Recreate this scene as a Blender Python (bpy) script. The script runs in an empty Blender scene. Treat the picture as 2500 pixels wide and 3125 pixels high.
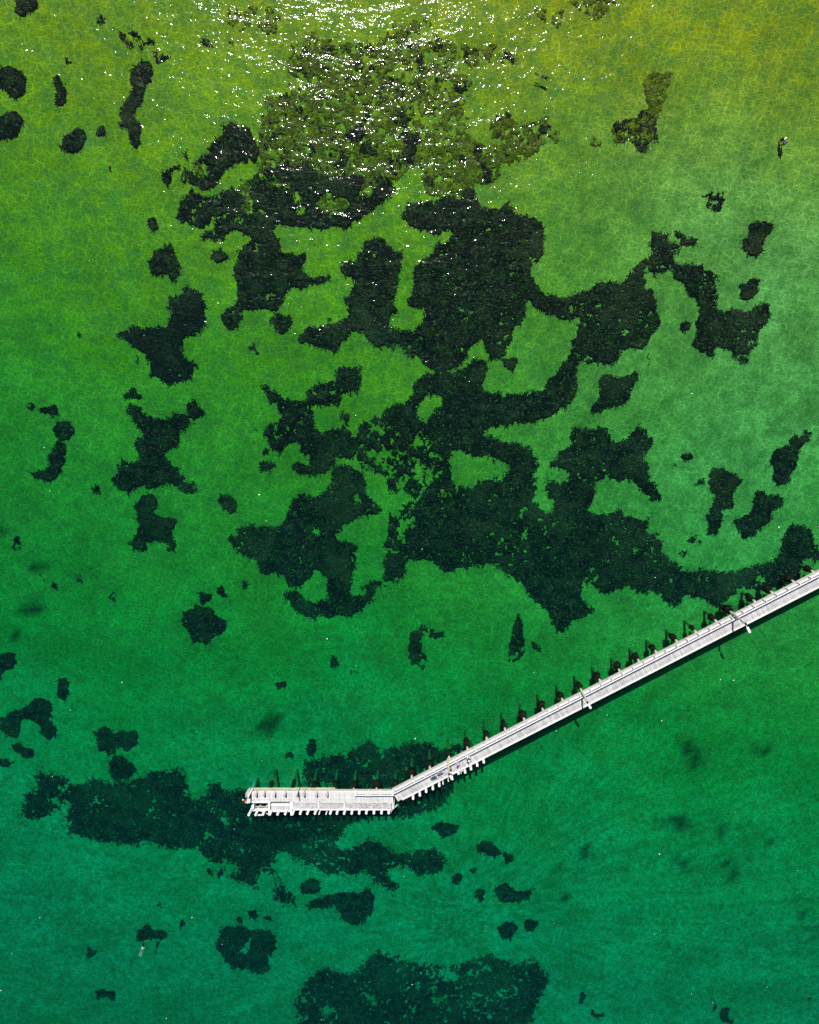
import bpy, math, random
import numpy as np
from mathutils import Vector, Matrix

R = math.radians
rng = np.random.default_rng(7)
random.seed(7)
scene = bpy.context.scene
C = scene.collection

# ------------------------------------------------------------------ camera, light, exposure
CAM_H, TILT, F = 100.0, R(11.8), 2308.0          # height over the water, tilt off the nadir, focal length in photo pixels
cam_d = bpy.data.cameras.new('camera')
cam = bpy.data.objects.new('camera', cam_d)
C.objects.link(cam)
cam.location = (0, 0, CAM_H)
cam.rotation_euler = (-TILT, 0, 0)
cam_d.sensor_fit = 'VERTICAL'
cam_d.sensor_height = 24.0
cam_d.lens = 12.0 * F / 1562.5
cam_d.clip_start = 1.0
cam_d.clip_end = 3000.0
scene.camera = cam

SUN_Z, SUN_AZ = R(40), R(-5)                      # zenith angle; azimuth from +Y, west negative
world = bpy.data.worlds.new('World')
scene.world = world
world.use_nodes = True
wn = world.node_tree.nodes
wl = world.node_tree.links
sky = wn.new('ShaderNodeTexSky')
sky.sky_type = 'NISHITA'
sky.sun_disc = False
sky.sun_elevation = R(90) - SUN_Z
sky.sun_rotation = SUN_AZ
wl.new(sky.outputs['Color'], wn['Background'].inputs['Color'])
wn['Background'].inputs['Strength'].default_value = 0.05
sun_d = bpy.data.lights.new('sun', 'SUN')
sun_d.energy = 5.0
sun_d.angle = R(0.5)
sun_d.color = (1.0, 0.97, 0.92)
sun = bpy.data.objects.new('sun', sun_d)
C.objects.link(sun)
sd = Vector((math.sin(SUN_AZ) * math.sin(SUN_Z), math.cos(SUN_AZ) * math.sin(SUN_Z), math.cos(SUN_Z)))
sun.rotation_euler = sd.to_track_quat('Z', 'Y').to_euler()
scene.view_settings.view_transform = 'Standard'
scene.view_settings.look = 'None'
scene.view_settings.exposure = 0.3
scene.view_settings.gamma = 1.0
scene.view_settings.use_curve_mapping = False
scene.cycles.use_denoising = False
scene.cycles.max_bounces = 6
scene.cycles.transparent_max_bounces = 12
scene.cycles.volume_bounces = 0
scene.cycles.caustics_reflective = False
scene.cycles.caustics_refractive = False
scene.cycles.sample_clamp_indirect = 1.0

# ------------------------------------------------------------------ where a photo pixel lies in the place
CT, ST = math.cos(TILT), math.sin(TILT)

def ray(px, py):
    u = (np.asarray(px, float) - 1250.0) / F
    v = -(np.asarray(py, float) - 1562.5) / F
    return u, v * CT - ST, -v * ST - CT

def at(px, py, z=0.0):
    dx, dy, dz = ray(px, py)
    t = (z - CAM_H) / dz
    return Vector((float(dx * t), float(dy * t), float(z)))

def depth(x, y):
    s = 2.0 - 0.033 * y - 0.008 * x
    s = 0.75 + np.log1p(np.exp((s - 0.75) * 2.0)) / 2.0
    return np.minimum(s, 9.0)

def bed(x, y):
    return -depth(x, y)

def at_bed(px, py):
    dx, dy, dz = ray(px, py)
    z = np.full(np.shape(dx), -2.0)
    for _ in range(8):
        t = (z - CAM_H) / dz
        z = bed(dx * t, dy * t)
    return dx * t, dy * t

def _hash(ix, iy, seed):
    n = (ix.astype(np.int64) * 374761393 + iy.astype(np.int64) * 668265263 + seed * 974634777) & 0xffffffff
    n = ((n ^ (n >> 13)) * 1274126177) & 0xffffffff
    return ((n ^ (n >> 16)) & 0xffff) / 65535.0

def vnoise(x, y, seed=0):
    x = np.asarray(x, float); y = np.asarray(y, float)
    ix = np.floor(x); iy = np.floor(y)
    fx = x - ix; fy = y - iy
    fx = fx * fx * (3 - 2 * fx); fy = fy * fy * (3 - 2 * fy)
    a = _hash(ix, iy, seed); b = _hash(ix + 1, iy, seed)
    c = _hash(ix, iy + 1, seed); d = _hash(ix + 1, iy + 1, seed)
    return (a * (1 - fx) + b * fx) * (1 - fy) + (c * (1 - fx) + d * fx) * fy

def fbm(x, y, seed=0, octaves=3):
    s = 0; a = 0.5; t = 0
    for o in range(octaves):
        s = s + a * vnoise(x, y, seed + o * 17); t += a
        x = x * 2.03 + 5.1; y = y * 2.03 - 3.7; a *= 0.55
    return s / t

# ------------------------------------------------------------------ helpers
def tag(o, label=None, cat=None, group=None, kind=None):
    if label: o['label'] = label
    if cat: o['category'] = cat
    if group: o['group'] = group
    if kind: o['kind'] = kind
    return o

def link(name, me, parent=None, mat=None):
    o = bpy.data.objects.new(name, me)
    C.objects.link(o)
    if parent is not None: o.parent = parent
    if mat is not None and me is not None and not me.materials: me.materials.append(mat)
    return o

def mesh_np(name, v, quads=None, tris=None, smooth=False):
    me = bpy.data.meshes.new(name)
    nq = 0 if quads is None else len(quads); nt = 0 if tris is None else len(tris)
    v = np.asarray(v, np.float32)
    me.vertices.add(len(v)); me.vertices.foreach_set('co', v.ravel())
    idx = []
    if nq: idx.append(np.asarray(quads, np.int32).ravel())
    if nt: idx.append(np.asarray(tris, np.int32).ravel())
    idx = np.concatenate(idx)
    me.loops.add(len(idx)); me.loops.foreach_set('vertex_index', idx)
    tot = np.concatenate([np.full(nq, 4, np.int32), np.full(nt, 3, np.int32)])
    me.polygons.add(nq + nt)
    start = np.concatenate([[0], np.cumsum(tot)[:-1]]).astype(np.int32)
    me.polygons.foreach_set('loop_start', start)
    me.polygons.foreach_set('loop_total', tot)
    me.polygons.foreach_set('use_smooth', np.full(nq + nt, smooth))
    me.update(calc_edges=True); me.validate()
    return me

class MB:
    def __init__(s): s.v = []; s.f = []
    def box(s, c, ax, ay, az):                     # centre and three half-axis vectors
        c, ax, ay, az = (Vector(q) for q in (c, ax, ay, az))
        n = len(s.v)
        for k in (-1, 1):
            for j in (-1, 1):
                for i in (-1, 1):
                    s.v.append(c + ax * i + ay * j + az * k)
        for q in ((0, 2, 3, 1), (4, 5, 7, 6), (0, 1, 5, 4), (2, 6, 7, 3), (0, 4, 6, 2), (1, 3, 7, 5)):
            s.f.append([n + t for t in q])
        return s
    def bar(s, p, q, w, h, up=(0, 0, 1)):          # rectangular bar from p to q
        p, q = Vector(p), Vector(q); d = q - p; u = Vector(up)
        side = d.cross(u)
        if side.length < 1e-6: side = Vector((1, 0, 0))
        side.normalize(); u2 = side.cross(d).normalized()
        return s.box((p + q) / 2, d / 2, side * (w / 2), u2 * (h / 2))
    def tube(s, pts, rad, n=8, cap=True, wob=0.0):
        pts = [Vector(p) for p in pts]
        if not hasattr(rad, '__len__'): rad = [rad] * len(pts)
        base = len(s.v)
        for i, p in enumerate(pts):
            d = (pts[min(i + 1, len(pts) - 1)] - pts[max(i - 1, 0)]).normalized()
            a = Vector((1, 0, 0)) if abs(d.x) < 0.8 else Vector((0, 1, 0))
            e1 = d.cross(a).normalized(); e2 = d.cross(e1)
            for k in range(n):
                t = 2 * math.pi * k / n
                r = rad[i] * (1 + wob * (random.random() - 0.5))
                s.v.append(p + e1 * math.cos(t) * r + e2 * math.sin(t) * r)
        for i in range(len(pts) - 1):
            for k in range(n):
                a, b = base + i * n + k, base + i * n + (k + 1) % n
                s.f.append([a, b, b + n, a + n])
        if cap:
            s.f.append([base + k for k in range(n)][::-1])
            s.f.append([base + (len(pts) - 1) * n + k for k in range(n)])
        return s
    def ball(s, c, r, n=8, sq=(1, 1, 1)):
        c = Vector(c); b = len(s.v); m = max(4, n // 2 + 1)
        for i in range(1, m):
            a = math.pi * i / m
            for k in range(n):
                t = 2 * math.pi * k / n
                s.v.append(c + Vector((math.sin(a) * math.cos(t) * r * sq[0], math.sin(a) * math.sin(t) * r * sq[1], math.cos(a) * r * sq[2])))
        top = len(s.v); s.v.append(c + Vector((0, 0, r * sq[2]))); s.v.append(c - Vector((0, 0, r * sq[2])))
        for k in range(n): s.f.append([top, b + k, b + (k + 1) % n])
        for i in range(m - 2):
            for k in range(n):
                p, q = b + i * n + k, b + i * n + (k + 1) % n
                s.f.append([p, p + n, q + n, q])
        l = b + (m - 2) * n
        for k in range(n): s.f.append([top + 1, l + (k + 1) % n, l + k])
        return s
    def mesh(s, name):
        me = bpy.data.meshes.new(name)
        me.from_pydata([tuple(v) for v in s.v], [], s.f)
        me.update()
        return me
    def build(s, name, mat, parent=None):
        return link(name, s.mesh(name), parent, mat)

def empty(name, loc=(0, 0, 0)):
    o = bpy.data.objects.new(name, None)
    C.objects.link(o); o.location = loc; o.empty_display_size = 0.3
    return o

# ------------------------------------------------------------------ materials
class NT:
    def __init__(s, name):
        s.m = bpy.data.materials.new(name); s.m.use_nodes = True
        s.t = s.m.node_tree; s.t.nodes.clear()
        s.out = s.t.nodes.new('ShaderNodeOutputMaterial')
    def n(s, ty, **kw):
        nd = s.t.nodes.new('ShaderNode' + ty)
        for k, v in kw.items(): setattr(nd, k, v)
        return nd
    def l(s, a, b): s.t.links.new(a, b)
    def pos(s): return s.n('NewGeometry').outputs['Position']
    def val(s, x, sock):
        if hasattr(x, 'is_output'): s.l(x, sock)
        else: sock.default_value = x
    def math(s, op, a, b=0.0, c=None, clamp=False):
        nd = s.n('Math', operation=op, use_clamp=clamp)
        s.val(a, nd.inputs[0]); s.val(b, nd.inputs[1])
        if c is not None: s.val(c, nd.inputs[2])
        return nd.outputs[0]
    def noise(s, vec, scale, detail=2.0, rough=0.5, dist=0.0, dims='3D'):
        nd = s.n('TexNoise', noise_dimensions=dims)
        s.l(vec, nd.inputs['Vector'])
        nd.inputs['Scale'].default_value = scale; nd.inputs['Detail'].default_value = detail
        nd.inputs['Roughness'].default_value = rough; nd.inputs['Distortion'].default_value = dist
        return nd
    def remap(s, x, a, b, c=0.0, d=1.0, smooth=True):
        nd = s.n('MapRange', interpolation_type='SMOOTHSTEP' if smooth else 'LINEAR')
        nd.clamp = True
        s.val(x, nd.inputs[0])
        for i, q in enumerate((a, b, c, d)): s.val(q, nd.inputs[i + 1])
        return nd.outputs[0]
    def mix(s, f, a, b, blend='MIX'):
        nd = s.n('Mix', data_type='RGBA', blend_type=blend)
        s.val(f, nd.inputs[0])
        for q, i in ((a, 6), (b, 7)):
            if hasattr(q, 'is_output'): s.l(q, nd.inputs[i])
            else: nd.inputs[i].default_value = (*q, 1.0)
        return nd.outputs[2]
    def mapv(s, vec, scale=(1, 1, 1), rot=(0, 0, 0), loc=(0, 0, 0)):
        nd = s.n('Mapping'); s.l(vec, nd.inputs[0])
        nd.inputs['Scale'].default_value = scale; nd.inputs['Rotation'].default_value = rot; nd.inputs['Location'].default_value = loc
        return nd.outputs[0]
    def bsdf(s, col, rough=0.8, spec=0.3):
        b = s.n('BsdfPrincipled')
        if hasattr(col, 'is_output'): s.l(col, b.inputs['Base Color'])
        else: b.inputs['Base Color'].default_value = (*col, 1)
        s.val(rough, b.inputs['Roughness']); b.inputs['Specular IOR Level'].default_value = spec
        s.l(b.outputs[0], s.out.inputs['Surface'])
        return b

def plain(name, col, rough=0.7, var=0.18, scale=6.0, dirt=None, spec=0.3, objvar=0.0):
    k = NT(name)
    co = k.n('TexCoord').outputs['Object']
    n1 = k.noise(co, scale, 4.0, 0.6)
    c = k.mix(k.remap(n1.outputs[0], 0.3, 0.7), tuple(q * (1 - var) for q in col), tuple(min(1, q * (1 + var)) for q in col))
    if dirt:
        n2 = k.noise(k.pos(), scale * 0.35, 5.0, 0.7)
        c = k.mix(k.remap(n2.outputs[0], 0.52, 0.72), c, dirt)
    if objvar:
        r = k.n('ObjectInfo').outputs['Random']
        hsv = k.n('HueSaturation'); k.l(c, hsv.inputs['Color'])
        k.val(k.remap(r, 0.0, 1.0, 1 - objvar, 1 + objvar, smooth=False), hsv.inputs['Value'])
        c = hsv.outputs[0]
    b = k.bsdf(c, rough, spec)
    bp = k.n('Bump'); bp.inputs['Strength'].default_value = 0.3; bp.inputs['Distance'].default_value = 0.02
    k.l(n1.outputs[0], bp.inputs['Height']); k.l(bp.outputs[0], b.inputs['Normal'])
    return k.m
# ------------------------------------------------------------------ seabed
def sand_material():
    k = NT('sand')
    p = k.pos()
    sep = k.n('SeparateXYZ'); k.l(p, sep.inputs[0])
    big = k.noise(p, 0.03, 3.0, 0.5)
    # how far from the shore: position along the slope, wandering
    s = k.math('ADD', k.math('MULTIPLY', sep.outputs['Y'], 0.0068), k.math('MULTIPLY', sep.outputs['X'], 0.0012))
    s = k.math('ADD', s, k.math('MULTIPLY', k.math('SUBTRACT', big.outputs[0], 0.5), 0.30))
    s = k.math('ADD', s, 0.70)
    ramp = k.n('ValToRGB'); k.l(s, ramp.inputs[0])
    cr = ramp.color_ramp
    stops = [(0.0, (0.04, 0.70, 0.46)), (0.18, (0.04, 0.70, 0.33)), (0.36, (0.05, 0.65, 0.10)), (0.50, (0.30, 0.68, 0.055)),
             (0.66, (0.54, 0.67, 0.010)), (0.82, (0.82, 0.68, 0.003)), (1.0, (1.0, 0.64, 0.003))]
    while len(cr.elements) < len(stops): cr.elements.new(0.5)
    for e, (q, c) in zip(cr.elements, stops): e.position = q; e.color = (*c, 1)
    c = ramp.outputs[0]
    pale = k.math('MULTIPLY', k.remap(sep.outputs['X'], -5.0, 48.0), k.math('MULTIPLY', k.remap(sep.outputs['Y'], -62.0, -15.0), k.remap(sep.outputs['Y'], 40.0, 12.0)))  # paler eastern sand, with the water's whitish sky reflection mixed into its colour
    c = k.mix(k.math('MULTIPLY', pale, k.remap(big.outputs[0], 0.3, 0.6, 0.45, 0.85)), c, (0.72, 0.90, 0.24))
    # films of algae, sand ripples, drifted patches
    m1 = k.noise(p, 0.16, 4.0, 0.6)
    c = k.mix(k.remap(m1.outputs[0], 0.42, 0.72, 0.0, 0.40), c, (0.27, 0.37, 0.02))
    m2 = k.noise(p, 0.75, 4.0, 0.65, 0.6)
    c = k.mix(k.remap(m2.outputs[0], 0.40, 0.66, 0.0, 0.50), c, (0.17, 0.33, 0.06))
    m4 = k.noise(p, 0.38, 4.0, 0.6, 0.4)
    c = k.mix(k.remap(m4.outputs[0], 0.42, 0.66, 0.0, 0.36), c, (0.20, 0.36, 0.05))
    m3 = k.noise(p, 6.0, 3.0, 0.6)
    c = k.mix(k.remap(m3.outputs[0], 0.45, 0.75, 0.0, 0.25), c, (0.2, 0.24, 0.1))
    at_ = k.n('Attribute'); at_.attribute_name = 'algae_film'
    film = k.math('MULTIPLY', at_.outputs['Fac'], k.remap(m2.outputs[0], 0.25, 0.6, 0.75, 1.0))
    c = k.mix(film, c, (0.03, 0.07, 0.008))
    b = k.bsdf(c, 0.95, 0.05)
    bp = k.n('Bump'); bp.inputs['Strength'].default_value = 0.5; bp.inputs['Distance'].default_value = 0.12
    k.l(m2.outputs[0], bp.inputs['Height']); k.l(bp.outputs[0], b.inputs['Normal'])
    return k.m

xs = np.concatenate([np.linspace(-700, -110, 14), np.arange(-104, 104.1, 1.3), np.linspace(110, 700, 14)])
ys = np.concatenate([np.linspace(-800, -150, 14), np.arange(-144, 70.1, 1.3), np.linspace(76, 700, 14)])
GX, GY = np.meshgrid(xs, ys)
gz = bed(GX, GY) + 0.05 * (fbm(GX / 6, GY / 6, 3) - 0.5)
nx, ny = len(xs), len(ys)
ii = (np.arange(ny - 1)[:, None] * nx + np.arange(nx - 1)[None, :]).ravel()
bed_me = mesh_np('seabed', np.stack([GX.ravel(), GY.ravel(), gz.ravel()], 1), np.stack([ii, ii + 1, ii + 1 + nx, ii + nx], 1), smooth=True)

# ------------------------------------------------------------------ water: a closed body with a rippled surface
def water_material():
    k = NT('sea_water')
    p = k.pos()
    sep = k.n('SeparateXYZ'); k.l(p, sep.inputs[0])
    near = k.remap(sep.outputs['Y'], -80.0, -8.0, 0.0, 1.0)       # 1 in the shallow north, 0 in the deep south
    # caustic lines painted into the transparent tint, so sunlight casts them on the bed
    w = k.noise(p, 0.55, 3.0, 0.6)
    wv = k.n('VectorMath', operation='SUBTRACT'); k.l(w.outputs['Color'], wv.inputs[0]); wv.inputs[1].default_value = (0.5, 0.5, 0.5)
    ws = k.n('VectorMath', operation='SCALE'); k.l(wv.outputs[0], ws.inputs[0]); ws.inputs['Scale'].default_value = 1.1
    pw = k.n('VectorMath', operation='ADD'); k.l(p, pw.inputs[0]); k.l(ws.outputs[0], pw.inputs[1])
    def caustic_lines(scale, sc, rot, lo, hi):
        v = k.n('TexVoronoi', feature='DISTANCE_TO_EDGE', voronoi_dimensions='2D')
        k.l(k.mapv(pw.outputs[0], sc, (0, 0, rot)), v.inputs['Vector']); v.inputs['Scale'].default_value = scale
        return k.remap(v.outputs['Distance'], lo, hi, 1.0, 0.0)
    a = caustic_lines(1.4, (0.78, 1.15, 1), 0.25, 0.0, 0.11)
    b = caustic_lines(2.9, (0.85, 1.1, 1), -0.4, 0.0, 0.15)
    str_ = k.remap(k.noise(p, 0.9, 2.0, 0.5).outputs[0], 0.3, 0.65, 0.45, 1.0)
    caustic_pat = k.math('MULTIPLY', k.math('MAXIMUM', a, k.math('MULTIPLY', b, 0.7)), str_)
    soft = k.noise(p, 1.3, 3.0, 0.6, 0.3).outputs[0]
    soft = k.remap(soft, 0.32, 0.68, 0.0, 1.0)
    tn = k.math('MULTIPLY_ADD', caustic_pat, 0.42, 0.60)
    ts = k.math('ADD', k.math('MULTIPLY', caustic_pat, 0.42), k.math('MULTIPLY_ADD', soft, 0.20, 0.58))
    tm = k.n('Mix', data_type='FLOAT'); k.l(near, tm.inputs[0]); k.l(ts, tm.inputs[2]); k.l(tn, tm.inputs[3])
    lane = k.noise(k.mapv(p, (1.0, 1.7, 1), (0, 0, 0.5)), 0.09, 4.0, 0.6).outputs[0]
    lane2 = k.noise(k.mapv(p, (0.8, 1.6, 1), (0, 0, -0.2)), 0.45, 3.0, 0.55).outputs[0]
    lf = k.math('MULTIPLY', k.remap(lane, 0.35, 0.65, 0.87, 1.0), k.remap(lane2, 0.35, 0.65, 0.92, 1.0))  # broad light and dark lanes multiplied into the same tint
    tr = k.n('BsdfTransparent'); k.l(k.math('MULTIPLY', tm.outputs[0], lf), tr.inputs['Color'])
    # reflection: wind ripples on a slow swell
    r1 = k.noise(k.mapv(p, (0.75, 1.15, 1), (0, 0, 0.15)), 1.9, 2.0, 0.5)
    r2 = k.noise(k.mapv(p, (0.7, 1.3, 1), (0, 0, 0.35)), 0.28, 2.0, 0.5)
    h = k.math('ADD', k.math('MULTIPLY', r1.outputs[0], 0.19), k.math('MULTIPLY', r2.outputs[0], 0.66))
    bp = k.n('Bump'); bp.inputs['Strength'].default_value = 1.0; bp.inputs['Distance'].default_value = 0.6
    k.l(h, bp.inputs['Height'])
    gl = k.n('BsdfGlossy'); gl.inputs['Roughness'].default_value = 0.075; k.l(bp.outputs[0], gl.inputs['Normal'])
    g2 = k.n('BsdfGlossy'); g2.inputs['Roughness'].default_value = 0.36; k.l(bp.outputs[0], g2.inputs['Normal'])
    gm = k.n('MixShader'); gm.inputs[0].default_value = 0.12; k.l(gl.outputs[0], gm.inputs[1]); k.l(g2.outputs[0], gm.inputs[2])
    fr = k.n('Fresnel'); fr.inputs['IOR'].default_value = 1.33
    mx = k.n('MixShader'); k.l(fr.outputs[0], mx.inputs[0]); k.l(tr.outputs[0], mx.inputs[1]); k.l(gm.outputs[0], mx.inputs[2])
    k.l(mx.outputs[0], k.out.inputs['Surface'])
    ab = k.n('VolumeAbsorption'); ab.inputs['Density'].default_value = 1.0
    ab.inputs['Color'].default_value = (1 - 0.38, 1 - 0.055, 1 - 0.085, 1)
    sc = k.n('VolumeScatter'); sc.inputs['Density'].default_value = 0.034
    sc.inputs['Color'].default_value = (0.0, 0.38, 0.56, 1)
    ad = k.n('AddShader'); k.l(ab.outputs[0], ad.inputs[0]); k.l(sc.outputs[0], ad.inputs[1])
    k.l(ad.outputs[0], k.out.inputs['Volume'])
    return k.m

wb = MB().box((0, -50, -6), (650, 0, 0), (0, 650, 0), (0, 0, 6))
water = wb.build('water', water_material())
tag(water, 'clear green sea water with fine ripples and sun glitter', 'water', kind='structure')
# ------------------------------------------------------------------ weed on the seabed
Z2 = 1725 / 850.0
TILES = {'A': (0, 0, Z2), 'B': (450, 300, Z2), 'C': (1150, 500, Z2), 'D': (1650, 500, Z2), 'E': (0, 950, Z2), 'F': (650, 1050, Z2),
         'G': (1300, 1150, Z2), 'H': (1650, 1200, Z2), 'I': (0, 1700, Z2), 'J': (0, 2325, Z2), 'K': (750, 2325, Z2),
         'L': (750, 1750, 1.725), 'M': (1650, 2125, Z2), 'N': (750, 0, 1.725), 'Q': (1250, 0, 1.38)}

def outline(s):
    """'A 95,0 80,40 ...' -> world outline on the seabed"""
    w = s.split(); ox, oy, z = TILES[w[0]]
    a = np.array([[float(q) for q in t.split(',')] for t in w[1:]])
    x, y = at_bed(ox + a[:, 0] / z, oy + a[:, 1] / z)
    return np.stack([x, y], 1)

def inside(px, py, poly):
    r = np.zeros(px.shape, bool)
    x0, y0 = poly[:, 0], poly[:, 1]
    x1, y1 = np.roll(x0, -1), np.roll(y0, -1)
    for a, b, c, d in zip(x0, y0, x1, y1):
        if b == d: continue
        lo, hi = (b, d) if b < d else (d, b)
        m = (py >= lo) & (py < hi)
        if not m.any(): continue
        xi = a + (py[m] - b) * (c - a) / (d - b)
        r[m] ^= px[m] < xi
    return r

def warp(x, y, seed, amp):
    wx = (fbm(x / 1.7, y / 1.7, seed, 4) - 0.5) * 2.2 * amp
    wy = (fbm(x / 1.7 + 40, y / 1.7, seed + 5, 4) - 0.5) * 2.2 * amp
    return x + wx, y + wy

def weed_mesh(name, polys, holes=(), cs=0.125, amp=0.75, dens=1.0, height=0.28, tufts=5.0, blade=0.4, seed=1, speck=0.0, soft=False, thin=0.285):
    P = [outline(p) for p in polys]; Hs = [outline(h) for h in holes]
    allp = np.concatenate(P)
    x0, y0 = allp.min(0) - 1.2; x1, y1 = allp.max(0) + 1.2
    nx, ny = int((x1 - x0) / cs) + 1, int((y1 - y0) / cs) + 1
    gx, gy = np.meshgrid(x0 + (np.arange(nx) + 0.5) * cs, y0 + (np.arange(ny) + 0.5) * cs)
    wx, wy = warp(gx, gy, seed, amp)
    m = np.zeros(gx.shape, bool)
    for p in P: m |= inside(wx, wy, p)
    for h in Hs: m &= ~inside(wx, wy, h)
    if dens < 1:
        nz = 0.55 * fbm(gx / 1.1, gy / 1.1, seed + 31, 4) + 0.45 * fbm(gx / 0.4, gy / 0.4, seed + 47, 2)
        sel = nz[m]
        if sel.size: m &= nz > np.quantile(sel, 1 - dens)
    if speck:                                       # small bare gaps between the tufts
        m &= fbm(gx / 0.55, gy / 0.55, seed + 71, 3) > speck
    # the rim thins out, more so where the water is deep
    dm = float(depth(gx, gy)[m].mean()) if m.any() else 1.0
    size = math.sqrt(max(m.sum(), 1)) * cs
    rad = max(1, int(round(min(0.13 + 0.20 * max(0.0, dm - 1.2), 0.055 * size, 0.75 if not soft else 0.9) / cs)))
    f = m.astype(float)
    for _ in range(2):
        for ax in (0, 1):
            c = np.cumsum(np.pad(f, [(rad + 1, rad) if q == ax else (0, 0) for q in (0, 1)], mode='edge'), axis=ax)
            f = (np.take(c, range(2 * rad + 1, c.shape[ax]), ax) - np.take(c, range(0, c.shape[ax] - 2 * rad - 1), ax)) / (2 * rad + 1)
    if size < 6: f = f / max(f.max(), 1e-6)
    th = 0.55 * rng.random(m.shape) + 0.45 * np.clip(fbm(gx / 0.45, gy / 0.45, seed + 97, 2) * 2.4 - 0.7, 0, 1)
    m = np.where(dens < 1, m & (th < f * 1.6), th < np.clip((f - 0.5) * 1.25 + 0.5, 0, 1))
    for h in Hs:
        if size < 14: m &= ~inside(wx, wy, h.mean(0) + (h - h.mean(0)) * 1.25)
    gap = 0.6 * fbm(gx / 0.5, gy / 0.5, seed + 61, 2) + 0.4 * fbm(gx / 2.6, gy / 2.6, seed + 67, 3)
    m &= gap + 0.06 * rng.random(m.shape) > (thin if size > 8 else 0.22)
    jj, ic = np.nonzero(m)
    if len(jj) == 0: return None
    vid = -np.ones((ny + 1, nx + 1), np.int64)
    cnt = np.zeros((ny + 1, nx + 1), np.int32)
    for dj in (0, 1):
        for di in (0, 1): np.add.at(cnt, (jj + dj, ic + di), 1)
    vj, vi = np.nonzero(cnt)
    vid[vj, vi] = np.arange(len(vj))
    vx = x0 + vi * cs + (rng.random(len(vi)) - 0.5) * cs * 0.7
    vy = y0 + vj * cs + (rng.random(len(vi)) - 0.5) * cs * 0.7
    hh = height * (0.35 + 0.9 * fbm(vx / 1.3, vy / 1.3, seed + 3, 3)) + (rng.random(len(vx)) - 0.4) * height * 0.55
    hh = np.where(cnt[vj, vi] < 4, 0.02, hh)
    v = np.stack([vx, vy, bed(vx, vy) + 0.04 + hh], 1)
    q = np.stack([vid[jj, ic], vid[jj, ic + 1], vid[jj + 1, ic + 1], vid[jj + 1, ic]], 1)
    # blades
    nb = int(len(jj) * cs * cs * tufts)
    if nb:
        s = rng.integers(0, len(jj), nb)
        bx = x0 + (ic[s] + rng.random(nb)) * cs; by = y0 + (jj[s] + rng.random(nb)) * cs
        bx = np.repeat(bx, 3); by = np.repeat(by, 3); n3 = nb * 3
        ang = rng.random(n3) * 2 * math.pi
        ln = blade * (0.5 + rng.random(n3)); wd = 0.035 + 0.05 * rng.random(n3)
        ca, sa = np.cos(ang), np.sin(ang)
        zb = bed(bx, by) + 0.08
        z1 = height * (0.6 + 0.8 * rng.random(n3))
        a = np.stack([bx - sa * wd, by + ca * wd, zb], 1); b = np.stack([bx + sa * wd, by - ca * wd, zb], 1)
        c = np.stack([bx + ca * ln * 0.45 + sa * wd, by + sa * ln * 0.45 - ca * wd, zb + z1], 1)
        d = np.stack([bx + ca * ln * 0.45 - sa * wd, by + sa * ln * 0.45 + ca * wd, zb + z1], 1)
        e = np.stack([bx + ca * ln, by + sa * ln, zb + z1 * (0.6 + 0.5 * rng.random(n3))], 1)
        o = len(v); i5 = o + np.arange(n3)
        v = np.concatenate([v, a, b, c, d, e])
        q = np.concatenate([q, np.stack([i5, i5 + n3, i5 + 2 * n3, i5 + 3 * n3], 1)])
        t = np.stack([i5 + 3 * n3, i5 + 2 * n3, i5 + 4 * n3], 1)
    else: t = None
    return mesh_np(name, v, q, t)

def weed_material(name, dark, light, tip, spot=0.62, brown=None):
    k = NT(name); p = k.pos()
    n1 = k.noise(p, 0.75, 4.0, 0.7); n2 = k.noise(p, 3.2, 3.0, 0.7)
    c = k.mix(k.remap(n1.outputs[0], 0.42, 0.66), dark, light)
    if brown:
        n3 = k.noise(p, 0.12, 3.0, 0.6)
        c = k.mix(k.remap(n3.outputs[0], 0.50, 0.66, 0.0, 0.75), c, brown)
    c = k.mix(k.remap(n2.outputs[0], spot, spot + 0.16), c, tip)
    k.bsdf(c, 0.85, 0.1)
    return k.m

M_GRASS = weed_material('seagrass', (0.012, 0.010, 0.004), (0.070, 0.070, 0.018), (0.30, 0.27, 0.07), 0.54, (0.12, 0.09, 0.035))
M_ALGAE = weed_material('olive_algae', (0.22, 0.17, 0.005), (0.46, 0.36, 0.007), (0.75, 0.62, 0.02), 0.56)

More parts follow.
